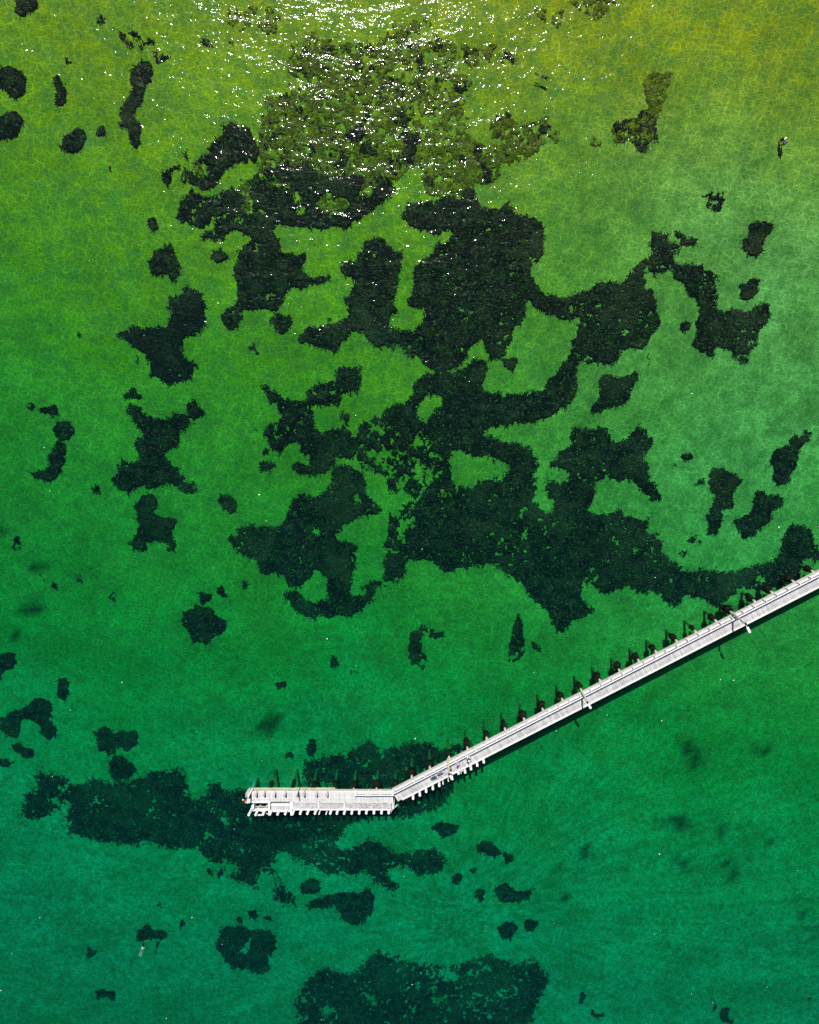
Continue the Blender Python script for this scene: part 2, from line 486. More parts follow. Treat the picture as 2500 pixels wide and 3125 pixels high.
# label, outlines, options
PATCHES = [
 ('round dark seagrass patch cut off by the top edge of the picture', ['A 95,-8 80,40 85,80 125,100 185,80 225,45 240,-8'], {}),
 ('large round seagrass patch at the left edge, upper of the pair there', ['A -5,435 45,410 60,440 110,440 145,470 160,520 140,590 90,610 40,600 10,575 -30,540 -30,450'], {}),
 ('lumpy seagrass patch at the left edge, lower of the pair there', ['A -30,760 0,745 40,715 75,700 130,712 148,770 120,800 125,835 95,868 50,850 10,870 -30,860'], {}),
 ('bowling pin shaped seagrass patch with a thin neck on top', ['A 335,475 362,472 372,515 410,540 428,580 415,620 415,660 380,672 345,655 322,625 330,590 352,560 338,520'], {}),
 ('almost circular dark seagrass patch on pale sand beside a much smaller round one', ['A 435,830 470,805 510,830 530,880 515,935 470,955 430,945 395,920 388,870'], {}),
 ('small round seagrass patch between a circular patch and a long upright one', ['A 590,800 615,780 655,785 655,825 630,848 600,835'], {}),
 ('long upright S shaped seagrass patch among the sun sparkles', ['A 870,390 910,370 945,390 950,435 930,490 895,520 895,580 880,650 850,670 865,740 882,790 865,830 870,880 845,905 810,880 805,800 755,780 735,730 720,690 750,630 800,600 805,540 780,500 820,440'], {}),
 ('thin frayed weed patch just above the long upright seagrass patch', ['A 730,240 790,200 850,190 890,240 950,240 940,280 890,320 820,310 790,270', 'A 950,330 1040,330 1060,370 960,380'], {'dens': 0.5}),
 ('narrow slanting strip of seagrass beside the upper left meadow edge', ['A 1120,995 1130,1020 1080,1070 1050,1130 1010,1150 1015,1110 1060,1050', 'B 250,320 265,330 240,380 225,370'], {}),
 ('small round seagrass dot near the lower left tip of the upper meadow', ['A 910,1360 945,1345 975,1375 970,1405 940,1420 915,1400'], {}),
 ('heart shaped seagrass patch on bare sand', ['B 10,1000 60,950 120,915 165,940 205,1020 200,1090 150,1140 100,1100 40,1105 10,1060'], {}),
 ('small oval seagrass patch tucked into the bay of the upper meadow', ['B 410,935 465,925 518,960 490,1000 440,1008 412,980'], {}),
 ('pale thin round weed spot on ribbed sand below the upper meadow', ['B 625,1530 660,1520 700,1550 685,1585 640,1560'], {'dens': 0.55}),
 ('boot shaped seagrass patch with a brown centre', ['B 130,1215 210,1225 270,1165 310,1190 350,1260 360,1380 300,1450 240,1470 150,1450 140,1370 150,1290',
   'E 720,150 760,115 820,90 940,100 1020,105 1060,60 1080,-40 1270,-20 1275,60 1250,100 1240,140 1170,150 1115,180 1130,270 1200,300 1240,345 1170,400 1080,450 1000,430 940,390 930,320 830,220 770,200'], {'mat': 'brown'}),
 ('small cross shaped seagrass patch above a larger X shaped one', ['E 760,530 800,510 835,465 850,495 890,495 880,530 820,550 790,535'], {}),
 ('large X shaped seagrass patch with four arms', ['E 800,620 830,585 885,590 900,640 960,660 1050,680 1080,640 1160,620 1190,540 1220,570 1260,600 1250,650 1180,690 1130,760 1130,830 1050,850 1015,890 1060,960 1160,1020 1220,1080 1210,1125 1150,1110 1130,1080 1060,1060 990,1060 950,1095 910,1095 905,1060 850,1090 780,1110 700,1080 690,1040 740,1000 740,930 840,920 870,870 840,830 890,760 860,720 810,680'], {}),
 ('dog shaped seagrass patch with two short legs', ['E 860,1170 900,1130 960,1140 970,1200 950,1250 1000,1270 1110,1295 1060,1350 1080,1430 1100,1460 1050,1505 1030,1470 1050,1440 980,1420 910,1430 910,1480 850,1470 800,1420 860,1360 860,1260 840,1220'], {}),
 ('rounded diamond seagrass patch alone on clean sand', ['E 1330,1170 1370,1125 1430,1135 1480,1170 1480,1230 1430,1260 1380,1220'], {}),
 ('short slanting seagrass bar above a small five sided patch', ['E 250,585 310,585 365,630 310,650 250,620'], {}),
 ('crumb of weed left of the short slanting seagrass bar', ['E 160,590 200,580 210,555 215,590 200,610'], {'amp': 0.3}),
 ('small five sided seagrass patch above a bent one', ['E 340,710 370,685 440,700 465,740 430,770 380,790 345,760'], {}),
 ('bent elbow shaped seagrass patch near the left side', ['E 190,990 300,940 310,880 350,820 400,840 395,900 410,940 370,1020 340,1070 290,1060 250,1030 200,1020'], {}),
 ('star shaped round seagrass patch with ragged points', ['I 1150,350 1200,310 1250,290 1310,310 1340,370 1400,410 1390,470 1330,490 1270,535 1210,540 1190,490 1130,450 1135,390'], {}),
 ('loose weed tuft touching the top of the star shaped patch', ['I 1230,200 1260,215 1310,220 1300,260 1240,290 1235,240'], {}),
 ('small comma shaped weed patch up and right of the star shaped one', ['I 1360,190 1390,170 1410,230 1435,250 1400,280 1360,230'], {}),
 ('blurred upright oval weed patch in deeper water at left', ['I 350,740 400,735 440,760 430,840 395,885 360,840 350,790'], {'soft': True}),
 ('seagrass patch cut off by the left edge beside the blurred oval', ['I -20,580 90,590 90,680 40,690 10,750 -20,760'], {}),
 ('saddle shaped seagrass patch with two hanging lobes', ['I 130,960 190,900 270,870 325,920 310,1000 345,1050 335,1135 300,1120 250,1060 220,1000 130,1000 115,1080 60,1125 20,1090 10,1000 60,950'], {}),
 ('faint curled weed patch below the saddle shaped one', ['I 60,1170 140,1155 200,1190 190,1240 150,1250 110,1200 70,1200'], {}),
 ('butterfly shaped seagrass patch in deep green water', ['I 580,1090 630,1045 690,1055 710,1110 730,1070 790,1070 855,1100 850,1160 800,1195 720,1170 680,1220 610,1200 600,1130'], {}),
 ('blunt seagrass patch between the butterfly shaped one and the deep meadow', ['I 670,1280 700,1230 770,1220 800,1270 840,1320 780,1360 740,1390 680,1330'], {}),
 ('peanut shaped seagrass patch, upper one by the right side', ['D 1290,370 1330,340 1400,345 1435,385 1400,450 1375,500 1380,550 1310,580 1260,550 1240,480 1280,430'], {}),
 ('thin olive weed tuft above the peanut shaped patch', ['D 1000,200 1060,160 1140,165 1125,230 1115,300 1070,310 1040,270 1030,220'], {'dens': 0.62}),
 ('small wedge shaped seagrass patch by the right arm of the middle meadow', ['D 1190,770 1270,740 1300,700 1370,710 1340,780 1290,840 1230,820'], {}),
 ('small frayed seagrass patch inside the fork of the middle meadow', ['D 870,960 920,955 925,990 890,1030 860,1000'], {}),
 ('round seagrass dot on the lit sand inside the middle meadow', ['C 780,1210 850,1205 860,1250 820,1280 780,1260'], {}),
 ('stubby forked seagrass patch below the middle meadow', ['D 360,1310 410,1300 460,1330 510,1320 600,1290 590,1330 540,1390 530,1450 510,1500 430,1500 340,1540 300,1550 330,1500 360,1420'], {}),
 ('tall bent seagrass patch, left of three by the walkway bend of weed', ['H 1040,530 1060,470 1120,450 1170,480 1215,500 1240,550 1210,620 1190,680 1130,720 1110,800 1080,870 1040,870 1030,800 1040,710 1060,650 1110,620 1050,590'], {}),
 ('frayed slanting seagrass patch, middle of three near the right side', ['H 1320,620 1390,600 1440,630 1490,640 1490,690 1430,730 1420,790 1370,840 1310,870 1270,910 1220,860 1200,790 1260,770 1310,740 1320,700 1300,660'], {}),
 ('slanting seagrass patch with a narrow top, nearest the right edge', ['H 1550,260 1620,275 1650,220 1655,290 1600,340 1580,400 1550,500 1490,560 1440,530 1440,480 1400,430 1440,370 1510,330'], {}),
 ('tiny dark oval seagrass patch on rippled sand right of the middle meadow', ['H 875,375 945,375 940,405 910,415 880,400'], {}),
 ('thin C shaped weed patch on open sand above the walkway', ['L 870,290 920,265 1000,290 1060,320 1100,350 1010,340 950,330 940,400 960,440 930,510 870,490 850,420'], {'dens': 0.72}),
 ('thin upright weed streak beside the lower point of the deep meadow', ['L 1430,200 1460,260 1470,350 1450,420 1390,480 1380,440 1400,330'], {'dens': 0.8}),
 ('short weed streak right of the thin upright one', ['L 1510,350 1550,380 1560,420 1520,400'], {'dens': 0.8}),
 ('small ragged weed patch alone in deep green water left of middle', ['L 150,580 220,560 230,590 180,610'], {}),
 ('upright oval weed patch above the outer deck', ['L 325,920 345,870 375,865 380,920 350,970'], {}),
 ('small flat weed patch left of the upright oval above the deck', ['L 190,950 260,935 255,975 200,970'], {}),
 ('ring shaped seagrass patch with a bare sandy middle', ['J 1335,1120 1370,1080 1355,1020 1420,1040 1520,1010 1580,1050 1640,1030 1690,1080 1725,1130 1680,1200 1650,1230 1670,1290 1640,1315 1560,1300 1520,1270 1440,1280 1400,1220 1350,1170'], {'holes': ['J 1480,1180 1510,1130 1555,1100 1550,1150 1510,1190']}),
 ('dark weed patch right at the head of the swimmer', ['J 845,1070 870,1020 920,1000 960,1040 1020,1050 1010,1105 970,1075 930,1110 860,1100'], {}),
 ('small upright weed patch to the right of the swimmer', ['J 1110,990 1130,965 1155,1010 1120,1035'], {}),
 ('small square weed patch to the left of the swimmer', ['J 530,1180 560,1145 595,1155 590,1190 550,1215'], {}),
 ('faint flat weed bar near the bottom left', ['J 570,1420 700,1410 720,1430 700,1470 590,1460'], {'amp': 1.1}),
 ('western of three small weed clumps above the ring shaped patch', ['J 1460,970 1500,960 1500,990 1465,990'], {'amp': 0.4}),
 ('middle and largest of three small weed clumps above the ring shaped patch', ['J 1540,930 1580,910 1610,960 1550,970'], {'amp': 0.4}),
 ('eastern of three small weed clumps above the ring shaped patch', ['J 1630,950 1690,950 1690,975 1640,970'], {'amp': 0.4}),
 ('round weed patch inside a bare sandy ring below the deck', ['K 350,750 400,710 450,730 470,780 420,810 360,800'], {}),
 ('long low seagrass patch with a thin left tail below the deck', ['K 340,880 480,830 600,810 700,800 770,785 810,830 800,890 790,950 720,990 630,1010 590,970 560,880 470,900 350,900'], {}),
 ('ragged slanting weed strip below the walkway pile row', ['K 1420,510 1470,490 1530,500 1600,560 1670,590 1620,630 1590,580 1500,560 1410,540'], {}),
 ('blunt weed patch just under the bend of the walkway', ['K 1120,390 1250,370 1310,390 1300,450 1270,460 1200,440'], {}),
 ('small round weed patch under the slanting weed strip, upper of two', ['K 1380,660 1420,640 1450,670 1420,695'], {}),
 ('small weed patch lower left of the round one under the strip', ['K 1260,700 1310,675 1340,710 1310,755 1270,745'], {}),
 ('wide ragged weed patch with a pointed right end in open deep water', ['K 1520,820 1560,760 1620,755 1660,800 1725,800 1790,760 1760,830 1660,875 1600,860'], {}),
 ('small weed patch left of the wide ragged one in open deep water', ['K 1400,820 1440,780 1490,790 1480,830 1440,865'], {}),
 ('blurred round weed patch below the wide ragged one', ['K 1550,1020 1600,980 1660,980 1690,1030 1650,1080 1580,1080'], {'soft': True}),
 ('small weed patch right of the blurred round one', ['K 1720,985 1810,990 1790,1040 1740,1030'], {}),
 ('slanting weed patch near the bottom edge, right of the bottom meadow', ['M 240,1850 290,1820 290,1860 245,1910'], {}),
 ('small weed dash below the slanting patch by the bottom edge', ['M 305,1925 370,1960 370,1980 320,1960'], {}),
 ('weed streak with a dot beside it at the bottom right', ['M 1070,1905 1110,1905 1100,1935', 'M 1110,1960 1150,1920 1170,1990 1200,2030 1130,2020'], {}),
]
MEADOWS = [
 ('upper seagrass meadow, dark and ragged, under the brightest sun sparkles', [
   'B 500,150 570,160 640,200 690,300 690,420 660,410 600,395 540,395 500,430 465,460 440,520 380,550 330,560 290,545 210,510 200,480 250,440 300,380 380,350 375,300 430,230',
   'B 160,740 180,700 240,620 300,570 330,600 420,590 500,560 560,520 640,490 690,420 780,440 850,400 900,440 960,390 1000,400 1040,440 1080,480 1150,500 1200,470 1300,480 1390,480 1440,490 1500,500 1530,560 1480,620 1410,670 1400,700 1300,750 1230,790 1110,815 1050,795 930,805 880,780 820,770 780,800 770,830 810,870 810,950 850,970 930,960 980,940 975,990 950,1020 980,1070 1020,1090 1080,1090 1140,1090 1130,1115 1060,1145 980,1170 890,1175 860,1230 845,1290 770,1310 700,1300 600,1310 580,1380 555,1410 500,1415 470,1370 490,1320 540,1310 560,1250 570,1190 570,1120 540,1030 570,950 610,890 655,860 600,830 500,840 440,875 370,870 340,840 430,800 430,740 400,730 370,800 310,800 250,780 200,790 165,770',
   'B 750,1370 790,1330 880,1340 885,1310 905,1320 890,1440 860,1460 800,1420',
   'N 500,720 560,670 640,640 650,670 620,730 560,750', 'N 820,620 850,590 880,600 860,650 830,680 900,720 930,720 910,800 890,870 840,860 820,700',
   'N 600,770 660,770 690,820 640,840 600,820', 'N 1200,770 1250,760 1240,850 1300,900 1290,960 1250,960 1240,900 1210,860',
   'N 930,930 980,930 1000,980 1040,990 1010,1000 950,960', 'N 1060,870 1100,880 1080,900 1050,895', 'N 1130,800 1170,820 1150,845 1125,830',
   'N 460,860 500,820 560,830 540,880 480,910', 'N 1130,1000 1200,990 1190,1040 1140,1040'],
   ['B 890,575 930,580 945,620 910,630', 'B 520,560 600,510 650,530 620,600 640,680 740,690 720,710 600,715 585,660 590,600', 'B 1050,680 1100,560 1135,580 1120,620 1220,600 1260,650 1220,710 1120,715',
    'B 920,650 970,640 960,720 930,720', 'B 1340,480 1400,470 1400,570 1370,620 1300,620 1320,560', 'B 750,540 790,510 870,530 880,550 790,585', 'B 270,420 330,390 360,440 350,490 300,490', 'B 870,350 900,340 930,350 900,380']),
 ('middle seagrass meadow, the widest dark field, with bare sandy islands', [
   'C 145,330 180,270 250,230 330,215 440,215 530,230 535,180 600,190 640,240 680,290 730,285 790,230 840,270 890,315 960,320 1000,330 1025,390 1030,480 1020,580 965,640 970,730 1000,780 1060,830 1130,820 1190,830 1050,940 930,830 905,930 890,1010 845,1030 850,1060 800,1140 720,1200 690,1205 665,1130 670,1080 630,1070 590,1120 540,1200 480,1270 340,1280 290,1270 300,1240 250,1180 190,1180 160,1110 60,1115 -20,1080 -40,1010 60,1010 130,1005 210,1020 280,975 285,890 190,885 190,800 225,740 240,650 270,600 340,570 360,490 450,495 500,400 440,405 400,440 330,415 270,395 200,385',
   'B 1410,850 1440,870 1560,930 1580,970 1550,1030 1550,1120 1520,1180 1530,1260 1570,1320 1500,1370 1490,1410 1725,1440 1725,1600 1600,1600 1560,1520 1420,1540 1360,1480 1300,1430 1250,1450 1220,1520 1170,1575 1080,1560 1000,1520 910,1500 950,1480 1000,1420 1060,1400 1140,1370 1200,1400 1240,1380 1255,1310 1240,1240 1280,1160 1230,1110 1180,1075 1200,1050 1300,980 1310,910',
   'D 40,920 60,860 180,830 290,760 330,720 390,760 450,740 510,740 560,690 560,630 610,600 680,550 690,440 760,415 780,440 770,480 850,500 850,460 830,420 900,425 950,450 970,500 900,490 830,525 820,620 990,620 1030,680 1130,720 1090,770 1100,820 1080,880 1090,930 1140,930 1200,895 1300,900 1330,860 1380,845 1420,870 1435,930 1400,980 1360,1010 1355,1090 1300,1160 1220,1190 1200,1140 1090,1130 1075,1190 1000,1160 945,1120 970,1030 960,960 985,880 930,810 880,720 820,700 830,640 790,660 650,670 620,700 690,790 720,860 740,960 700,1020 660,1060 650,1150 580,1140 490,1180 460,1250 400,1220 240,1215 210,1270 200,1350 215,1440 100,1500 20,1560 -20,1570 -20,1450 60,1350 110,1290 150,1210 190,1110 240,1040 250,960 130,950',
   'C 210,1380 280,1320 340,1300 400,1290 470,1310 540,1270 600,1230 680,1220 660,1330 650,1390 700,1420 800,1430 930,1410 1010,1430 1090,1360 1130,1280 1230,1180 1230,1300 1215,1340 1230,1440 1150,1500 1050,1560 1000,1590 800,1600 640,1640 500,1700 420,1560 400,1420 330,1400 240,1440'],
   ['C 530,330 600,340 600,355 540,355', 'D 490,1010 540,1020 530,1060 500,1050']),
 ('lower seagrass meadow, very dark, reaching the walkway at the right', [
   'F 300,250 330,250 345,300 430,330 520,360 590,340 585,290 640,260 740,240 770,180 780,150 860,155 915,150 915,260 890,300 800,300 785,380 730,385 620,390 595,440 620,520 680,555 740,525 820,535 880,580 890,640 860,700 770,715 700,770 650,810 560,810 500,770 500,740 560,720 600,740 625,710 610,680 550,670 540,630 490,630 440,660 400,670 370,630 330,600 325,540 350,490 415,450 385,400 380,370 320,330',
   'F 770,420 830,425 840,470 780,480',
   'F 90,1200 150,1160 210,1095 280,1120 350,1130 430,1110 450,1040 490,1000 540,930 600,930 640,930 720,890 745,850 740,770 830,760 900,800 1060,800 1090,960 1060,1060 1000,1060 900,1080 820,1110 760,1225 840,1225 900,1260 880,1320 860,1400 860,1624 880,1700 700,1700 720,1560 700,1440 650,1380 600,1430 570,1490 510,1500 440,1420 370,1410 290,1420 260,1350 240,1300 150,1300 120,1260',
   'L 190,130 210,100 255,95 290,130 330,145 430,130 440,60 430,20 555,20 560,130 600,130 640,100 690,60 740,30 830,-20 840,5 740,45 680,85 655,110 650,150 600,190 500,230 470,200 440,190 400,220 340,230 290,215 250,180 210,150',
   'F 1060,1340 1110,1310 1200,1310 1200,1400 1130,1450 1060,1490 940,1520 910,1490 1040,1470 1050,1400', 'F 930,1330 965,1330 960,1355 930,1355',
   'G -100,130 -20,0 30,-20 90,-30 170,-10 240,-50 300,-90 375,-100 350,20 345,70 400,100 500,110 630,90 710,110 780,40 830,-40 925,-140 910,30 930,130 830,170 740,220 690,265 570,280 470,290 370,300 345,375 450,390 560,410 650,430 680,500 690,560 650,600 670,700 650,760 690,800 760,830 830,800 770,740 720,700 740,650 850,630 950,600 850,575 735,570 850,470 905,410 910,310 960,320 1010,340 1060,320 1115,290 1125,350 1160,385 1240,390 1290,340 1340,270 1350,300 1390,370 1410,430 1340,470 1320,500 1360,560 1370,630 1440,710 1450,790 1400,760 1340,700 1290,640 1220,620 1130,625 1080,650 1040,670 1060,740 1000,800 990,830 1030,880 1080,860 1160,840 1190,800 1240,870 1300,890 1400,880 1350,930 1370,970 1440,980 1470,1070 1520,1150 1600,1220 1710,1201 1790,1196 1910,1216 2010,1161 2110,1166 2180,1121 2200,1041 2240,931 2270,896 2330,941 2390,961 2400,1021 2460,1081 2460,1141 2370,1111 2320,1141 2310,1211 2250,1281 2170,1311 2100,1306 2040,1311 1950,1316 1870,1351 1800,1411 1750,1411 1720,1371 1630,1341 1580,1351 1575,1411 1500,1401 1430,1321 1310,1331 1270,1291 1190,1311 1100,1346 1060,1311 990,1261 950,1261 955,1331 980,1401 1050,1461 1010,1471 940,1491 880,1531 860,1581 810,1571 780,1541 770,1461 710,1411 620,1310 560,1260 500,1220 430,1160 330,1140 230,1180 130,1200 90,1180 60,1150 0,1140 -50,1137 -120,1120 -60,950 -60,850 -120,700 -180,450 -250,280 -290,200 -140,170'],
   ['F 920,560 1100,520 1300,560 1430,620 1450,800 1330,880 1250,1000 1250,1260 1090,1250 1080,1060 1010,1000 960,900 920,800', 'F 600,1150 640,1120 665,1140 640,1200 610,1190', 'F 860,960 890,890 920,920 910,975 880,980',
    'G -60,170 0,110 60,88 100,100 120,170 50,230 0,300 -15,320 -30,270 -55,230',
    'G 150,470 200,450 260,490 330,500 400,490 500,540 530,570 490,630 360,650 280,680 180,670 165,600', 'G 70,740 110,690 170,730 180,780 150,810 90,800',
    'G 590,930 630,930 610,1000 540,1010 590,960', 'G 1250,1060 1310,1050 1310,1090', 'G 1345,1065 1380,1070 1375,1110 1350,1100', 'G 1320,1160 1350,1160 1335,1200',
    'G 0,900 30,920 20,950 -10,950', 'G 15,1010 45,1010 40,1050 20,1050']),
 ('deep seagrass meadow lying round the outer deck and left of it', [
   'J 230,20 250,10 280,70 340,85 420,75 430,130 500,160 580,110 690,130 720,80 750,130 850,110 940,70 1050,60 1080,15 1130,30 1160,100 1145,190 1200,240 1260,200 1300,190 1290,120 1350,115 1380,190 1530,160 1570,200 1725,330 1690,530 1690,580 1640,640 1590,660 1610,770 1600,790 1520,740 1420,720 1430,690 1500,680 1460,620 1370,600 1340,640 1290,600 1230,560 1150,510 1080,540 1000,510 900,490 780,515 700,490 600,480 480,450 420,420 390,370 440,310 460,250 430,220 370,250 330,310 250,340 180,350 170,400 150,390 140,340 105,290 180,250 140,200 250,170 240,100',
   'K -20,160 40,250 900,290 960,260 1050,220 1250,130 1280,220 1150,300 1100,290 1000,340 960,350 900,310 780,330 650,380 620,390 600,440 560,480 560,540 640,540 700,510 770,460 850,520 920,570 1050,540 1180,545 1240,600 1240,660 1180,680 1080,710 980,640 900,640 870,700 930,760 940,830 870,780 800,750 770,670 700,680 600,690 560,690 530,720 470,650 360,620 260,600 220,640 190,680 200,750 240,790 330,850 320,880 180,880 170,820 180,740 160,690 100,660 60,640 -10,640 -30,400',
   'L 290,1000 320,990 340,1010 470,990 550,970 560,930 640,875 690,900 700,970 760,920 870,890 960,890 1040,930 1100,890 1150,910 1190,940 1060,1000 900,1080 830,1125 560,1125 540,1100 450,1110 390,1121 330,1060',
   'K 360,10 450,-40 900,-40 1150,40 1000,130 900,180 700,180 560,180 540,110 450,110 420,170 380,170'],
   ['K 240,370 300,370 290,420 245,410', 'K 330,370 380,380 370,420 320,400', 'K 180,540 230,530 250,570 340,600 250,620 210,660 130,660 170,600', 'K 460,120 540,120 540,165 450,165']),
 ('bottom seagrass meadow, dark field cut off by the bottom edge', [
   'K 380,1360 440,1320 480,1260 540,1290 620,1310 700,1290 760,1230 820,1170 900,1180 1000,1240 1200,1260 1340,1260 1480,1200 1520,1180 1560,1220 1640,1250 1680,1290 1700,1230 1800,1220 1850,1280 1870,1380 1830,1460 1790,1560 1740,1660 320,1660 330,1560 310,1470'],
   ['K 1210,1290 1290,1280 1350,1310 1320,1350 1220,1340', 'K 1000,1280 1060,1270 1070,1310 1010,1310', 'K 440,1520 530,1500 560,1560 470,1570', 'K 1660,1350 1725,1330 1725,1380']),
]
ALGAE = [
 ('olive brown algae meadow, broad and speckled, under the sun sparkles', [
   'N 70,700 110,520 200,500 290,440 280,380 380,330 500,360 620,420 740,400 820,430 880,490 890,570 940,660 940,760 900,880 840,900 780,970 700,1000 560,930 400,900 280,850 180,820 80,830',
   'B 680,200 690,440 850,430 1000,410 1150,510 1500,510 1580,470 1640,440 1720,300 1300,260', 'N 940,670 1000,620 1090,540 1150,570 1190,660 1180,740 1240,770 1330,840 1350,930 1270,970 1180,1010 1050,1040 920,1030 910,900',
   'B 520,560 600,510 650,530 620,600 640,680 740,690 720,710 600,715 585,660 590,600', 'B 1050,680 1100,560 1135,580 1120,620 1220,600 1260,650 1220,710 1120,715',
   'B 920,650 970,640 960,720 930,720', 'B 1340,480 1400,470 1400,570 1370,620 1300,620 1320,560', 'B 750,540 790,510 870,530 880,550 790,585', 'B 270,420 330,390 360,440 350,490 300,490'], {'speck': 0.40}),
 ('loose olive algae belt with dark specks above the algae meadow', [
   'N 680,220 760,200 830,150 960,150 1060,230 1080,310 1200,240 1300,240 1310,310 1200,350 1180,400 1080,420 1000,560 970,430 950,320 830,290 760,300 690,280',
   'N 280,260 680,220 960,150 1080,310 1180,420 1130,560 950,620 900,480 700,430 300,420', 'N 160,330 250,220 320,160 480,180 620,260 700,330 620,420 480,380 360,340 250,420'], {'dens': 0.6, 'amp': 2.0}),
 ('ragged olive algae patch right of the algae meadow', ['N 1280,650 1360,580 1430,620 1480,660 1600,610 1570,720 1520,830 1430,850 1330,850 1260,800 1310,730'], {'speck': 0.40}),
 ('faint olive algae patch at the top left of the sparkles', ['N 0,20 150,40 200,100 180,170 100,190 60,150 0,100', 'A 1430,20 1540,60 1530,190 1440,210 1410,120'], {'dens': 0.5}),
 ('olive algae patch cut off by the top edge, right of middle', ['Q 660,-5 850,-5 850,30 820,80 760,70 700,30', 'Q 530,40 640,50 640,110 590,120'], {'dens': 0.6}),
 ('dark olive algae patch with a long upper tail, alone at upper right', ['Q 850,520 950,500 1000,440 990,340 1040,290 1120,300 1080,400 1060,480 1020,520 1035,590 990,650 940,600 870,590'], {'dens': 0.85}),
 ('small olive algae triangle left of the tailed algae patch', ['Q 590,550 640,555 640,590 610,610'], {'dens': 0.7}),
 ('thin olive algae smudge touching nothing, beside the tailed patch', ['Q 740,580 790,575 790,610 750,620'], {'dens': 0.4}),
]
SPECKS = ['I -20,1240 60,1260 100,1260 40,1300 -20,1290', 'J 1050,1040 1080,1040 1080,1055 1050,1055', 'K 1370,460 1400,450 1420,480 1390,485', 'A 590,100 600,140 625,150 650,135 650,105 620,90', 'A 665,1020 695,1030 690,1055 670,1045', 'A 400,350 445,360 445,400 410,410', 'A 1240,215 1290,240 1310,280 1380,330 1300,295 1240,265',
  'A 1370,255 1430,235 1510,255 1440,270', 'E 820,280 880,290 870,310 830,300', 'E 480,130 510,125 510,165 480,160', 'E 580,1080 610,1070 620,1110 590,1130', 'E 85,1400 130,1390 120,1440 95,1480',
  'I 1490,160 1535,160 1525,195 1495,190', 'I 685,210 715,210 710,300 690,290', 'I 540,75 580,80 570,105 545,95', 'I 250,100 275,110 265,150 250,140', 'I 310,140 340,150 365,195 315,180', 'I 480,90 500,130 495,165 475,150',
  'D 650,1190 690,1200 685,1230 650,1220', 'G 1300,240 1335,245 1325,265', 'D 1215,1190 1300,1200 1290,1240 1230,1220', 'H 915,900 960,870 970,910 940,930', 'H 870,970 920,980 890,1030 870,1010',
  'H 960,765 995,770 970,785', 'H 960,540 1000,510 1010,550 970,570', 'H 800,440 840,430 820,470', 'L 435,875 465,870 455,895', 'L 545,520 590,510 570,540', 'L 450,430 480,420 480,500 455,490',
  'J 875,715 905,725 895,745', 'J 1280,660 1320,650 1320,690 1285,690', 'J 1340,690 1390,645 1400,670 1355,720', 'J 950,885 985,870 1030,900 970,890', 'J 1200,810 1230,830 1210,835', 'J 1440,780 1460,790 1450,805',
  'J 1295,1325 1325,1310 1310,1350', 'J 120,1160 145,1165 140,1180', 'M 1640,1860 1690,1865 1660,1880', 'M 860,1220 870,1225 865,1250', 'F 265,750 330,720 390,750 350,790 300,770', 'F 310,640 350,650 350,690 320,680',
  'F 255,530 290,530 275,550', 'L 1690,590 1725,580 1710,600', 'K 410,1330 440,1330 430,1350', 'N 1340,260 1400,280 1420,320 1370,310', 'Q 1230,830 1240,825 1245,840', 'Q 550,700 560,695 560,715']
FILM = ['L 60,770 110,740 190,760 180,820 110,870 70,830', 'M 850,260 920,300 980,380 990,450 930,430 870,340', 'M 720,770 830,745 930,770 960,850 850,820 750,800', 'M 220,940 290,940 330,1020 280,1010',
  'M 80,1070 120,1090 120,1160 80,1120', 'M 120,1220 180,1230 190,1270 150,1260', 'M 1120,990 1160,1000 1230,1090 1210,1120 1140,1060', 'M 1600,1250 1640,1340 1725,1440 1725,1480 1640,1410 1600,1320',
  'M 820,980 950,1050 930,1130 870,1060', 'M 1340,280 1400,330 1410,360 1350,330', 'M 1080,770 1130,790 1120,860 1090,820', 'M 1350,870 1430,880 1410,920', 'I 120,300 210,270 270,320 240,370 170,380',
  'I 50,470 110,480 90,530 60,520', 'I 170,40 260,30 280,90 200,90', 'E 0,1280 40,1300 50,1380 0,1400']

# algae film on the sand, stored per vertex of the seabed
fx, fy = GX.ravel(), GY.ravel()
film = np.zeros(len(fx))
for s in FILM:
    P = outline(s); c = P.mean(0)
    for sc, a in ((1.35, 0.3), (1.0, 0.3), (0.65, 0.4)):
        wx, wy = warp(fx, fy, 91, 0.9)
        film += a * inside(wx, wy, c + (P - c) * sc)
att = bed_me.attributes.new('algae_film', 'FLOAT', 'POINT')
att.data.foreach_set('value', np.clip(film * 1.3, 0, 1).astype(np.float32))
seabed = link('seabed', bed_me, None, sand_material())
tag(seabed, 'pale sandy seabed with thin films of green algae', 'seabed', kind='structure')

M_BROWN = weed_material('brown_seagrass', (0.018, 0.015, 0.006), (0.045, 0.036, 0.014), (0.15, 0.12, 0.045), 0.55, (0.09, 0.06, 0.03))
WM = {'grass': M_GRASS, 'brown': M_BROWN, 'algae': M_ALGAE}
sd_ = 100
for lab, polys, opt in PATCHES:
    opt = dict(opt); hs = opt.pop('holes', ()); mt = WM[opt.pop('mat', 'grass')]
    me = weed_mesh('seagrass_patch', polys, hs, seed=sd_, **opt); sd_ += 13
    if me is None: continue
    tag(link('seagrass_patch', me, None, mt), lab, 'seagrass', 'seagrass patches on the sandy bed')
for lab, polys, holes in MEADOWS:
    me = weed_mesh('seagrass_meadow', polys, holes, seed=sd_, tufts=3.5, thin=0.39 if lab.startswith('bottom') else 0.345 if lab.startswith('deep') else 0.33); sd_ += 13
    tag(link('seagrass_meadow', me, None, M_GRASS), lab, 'seagrass', kind='stuff')
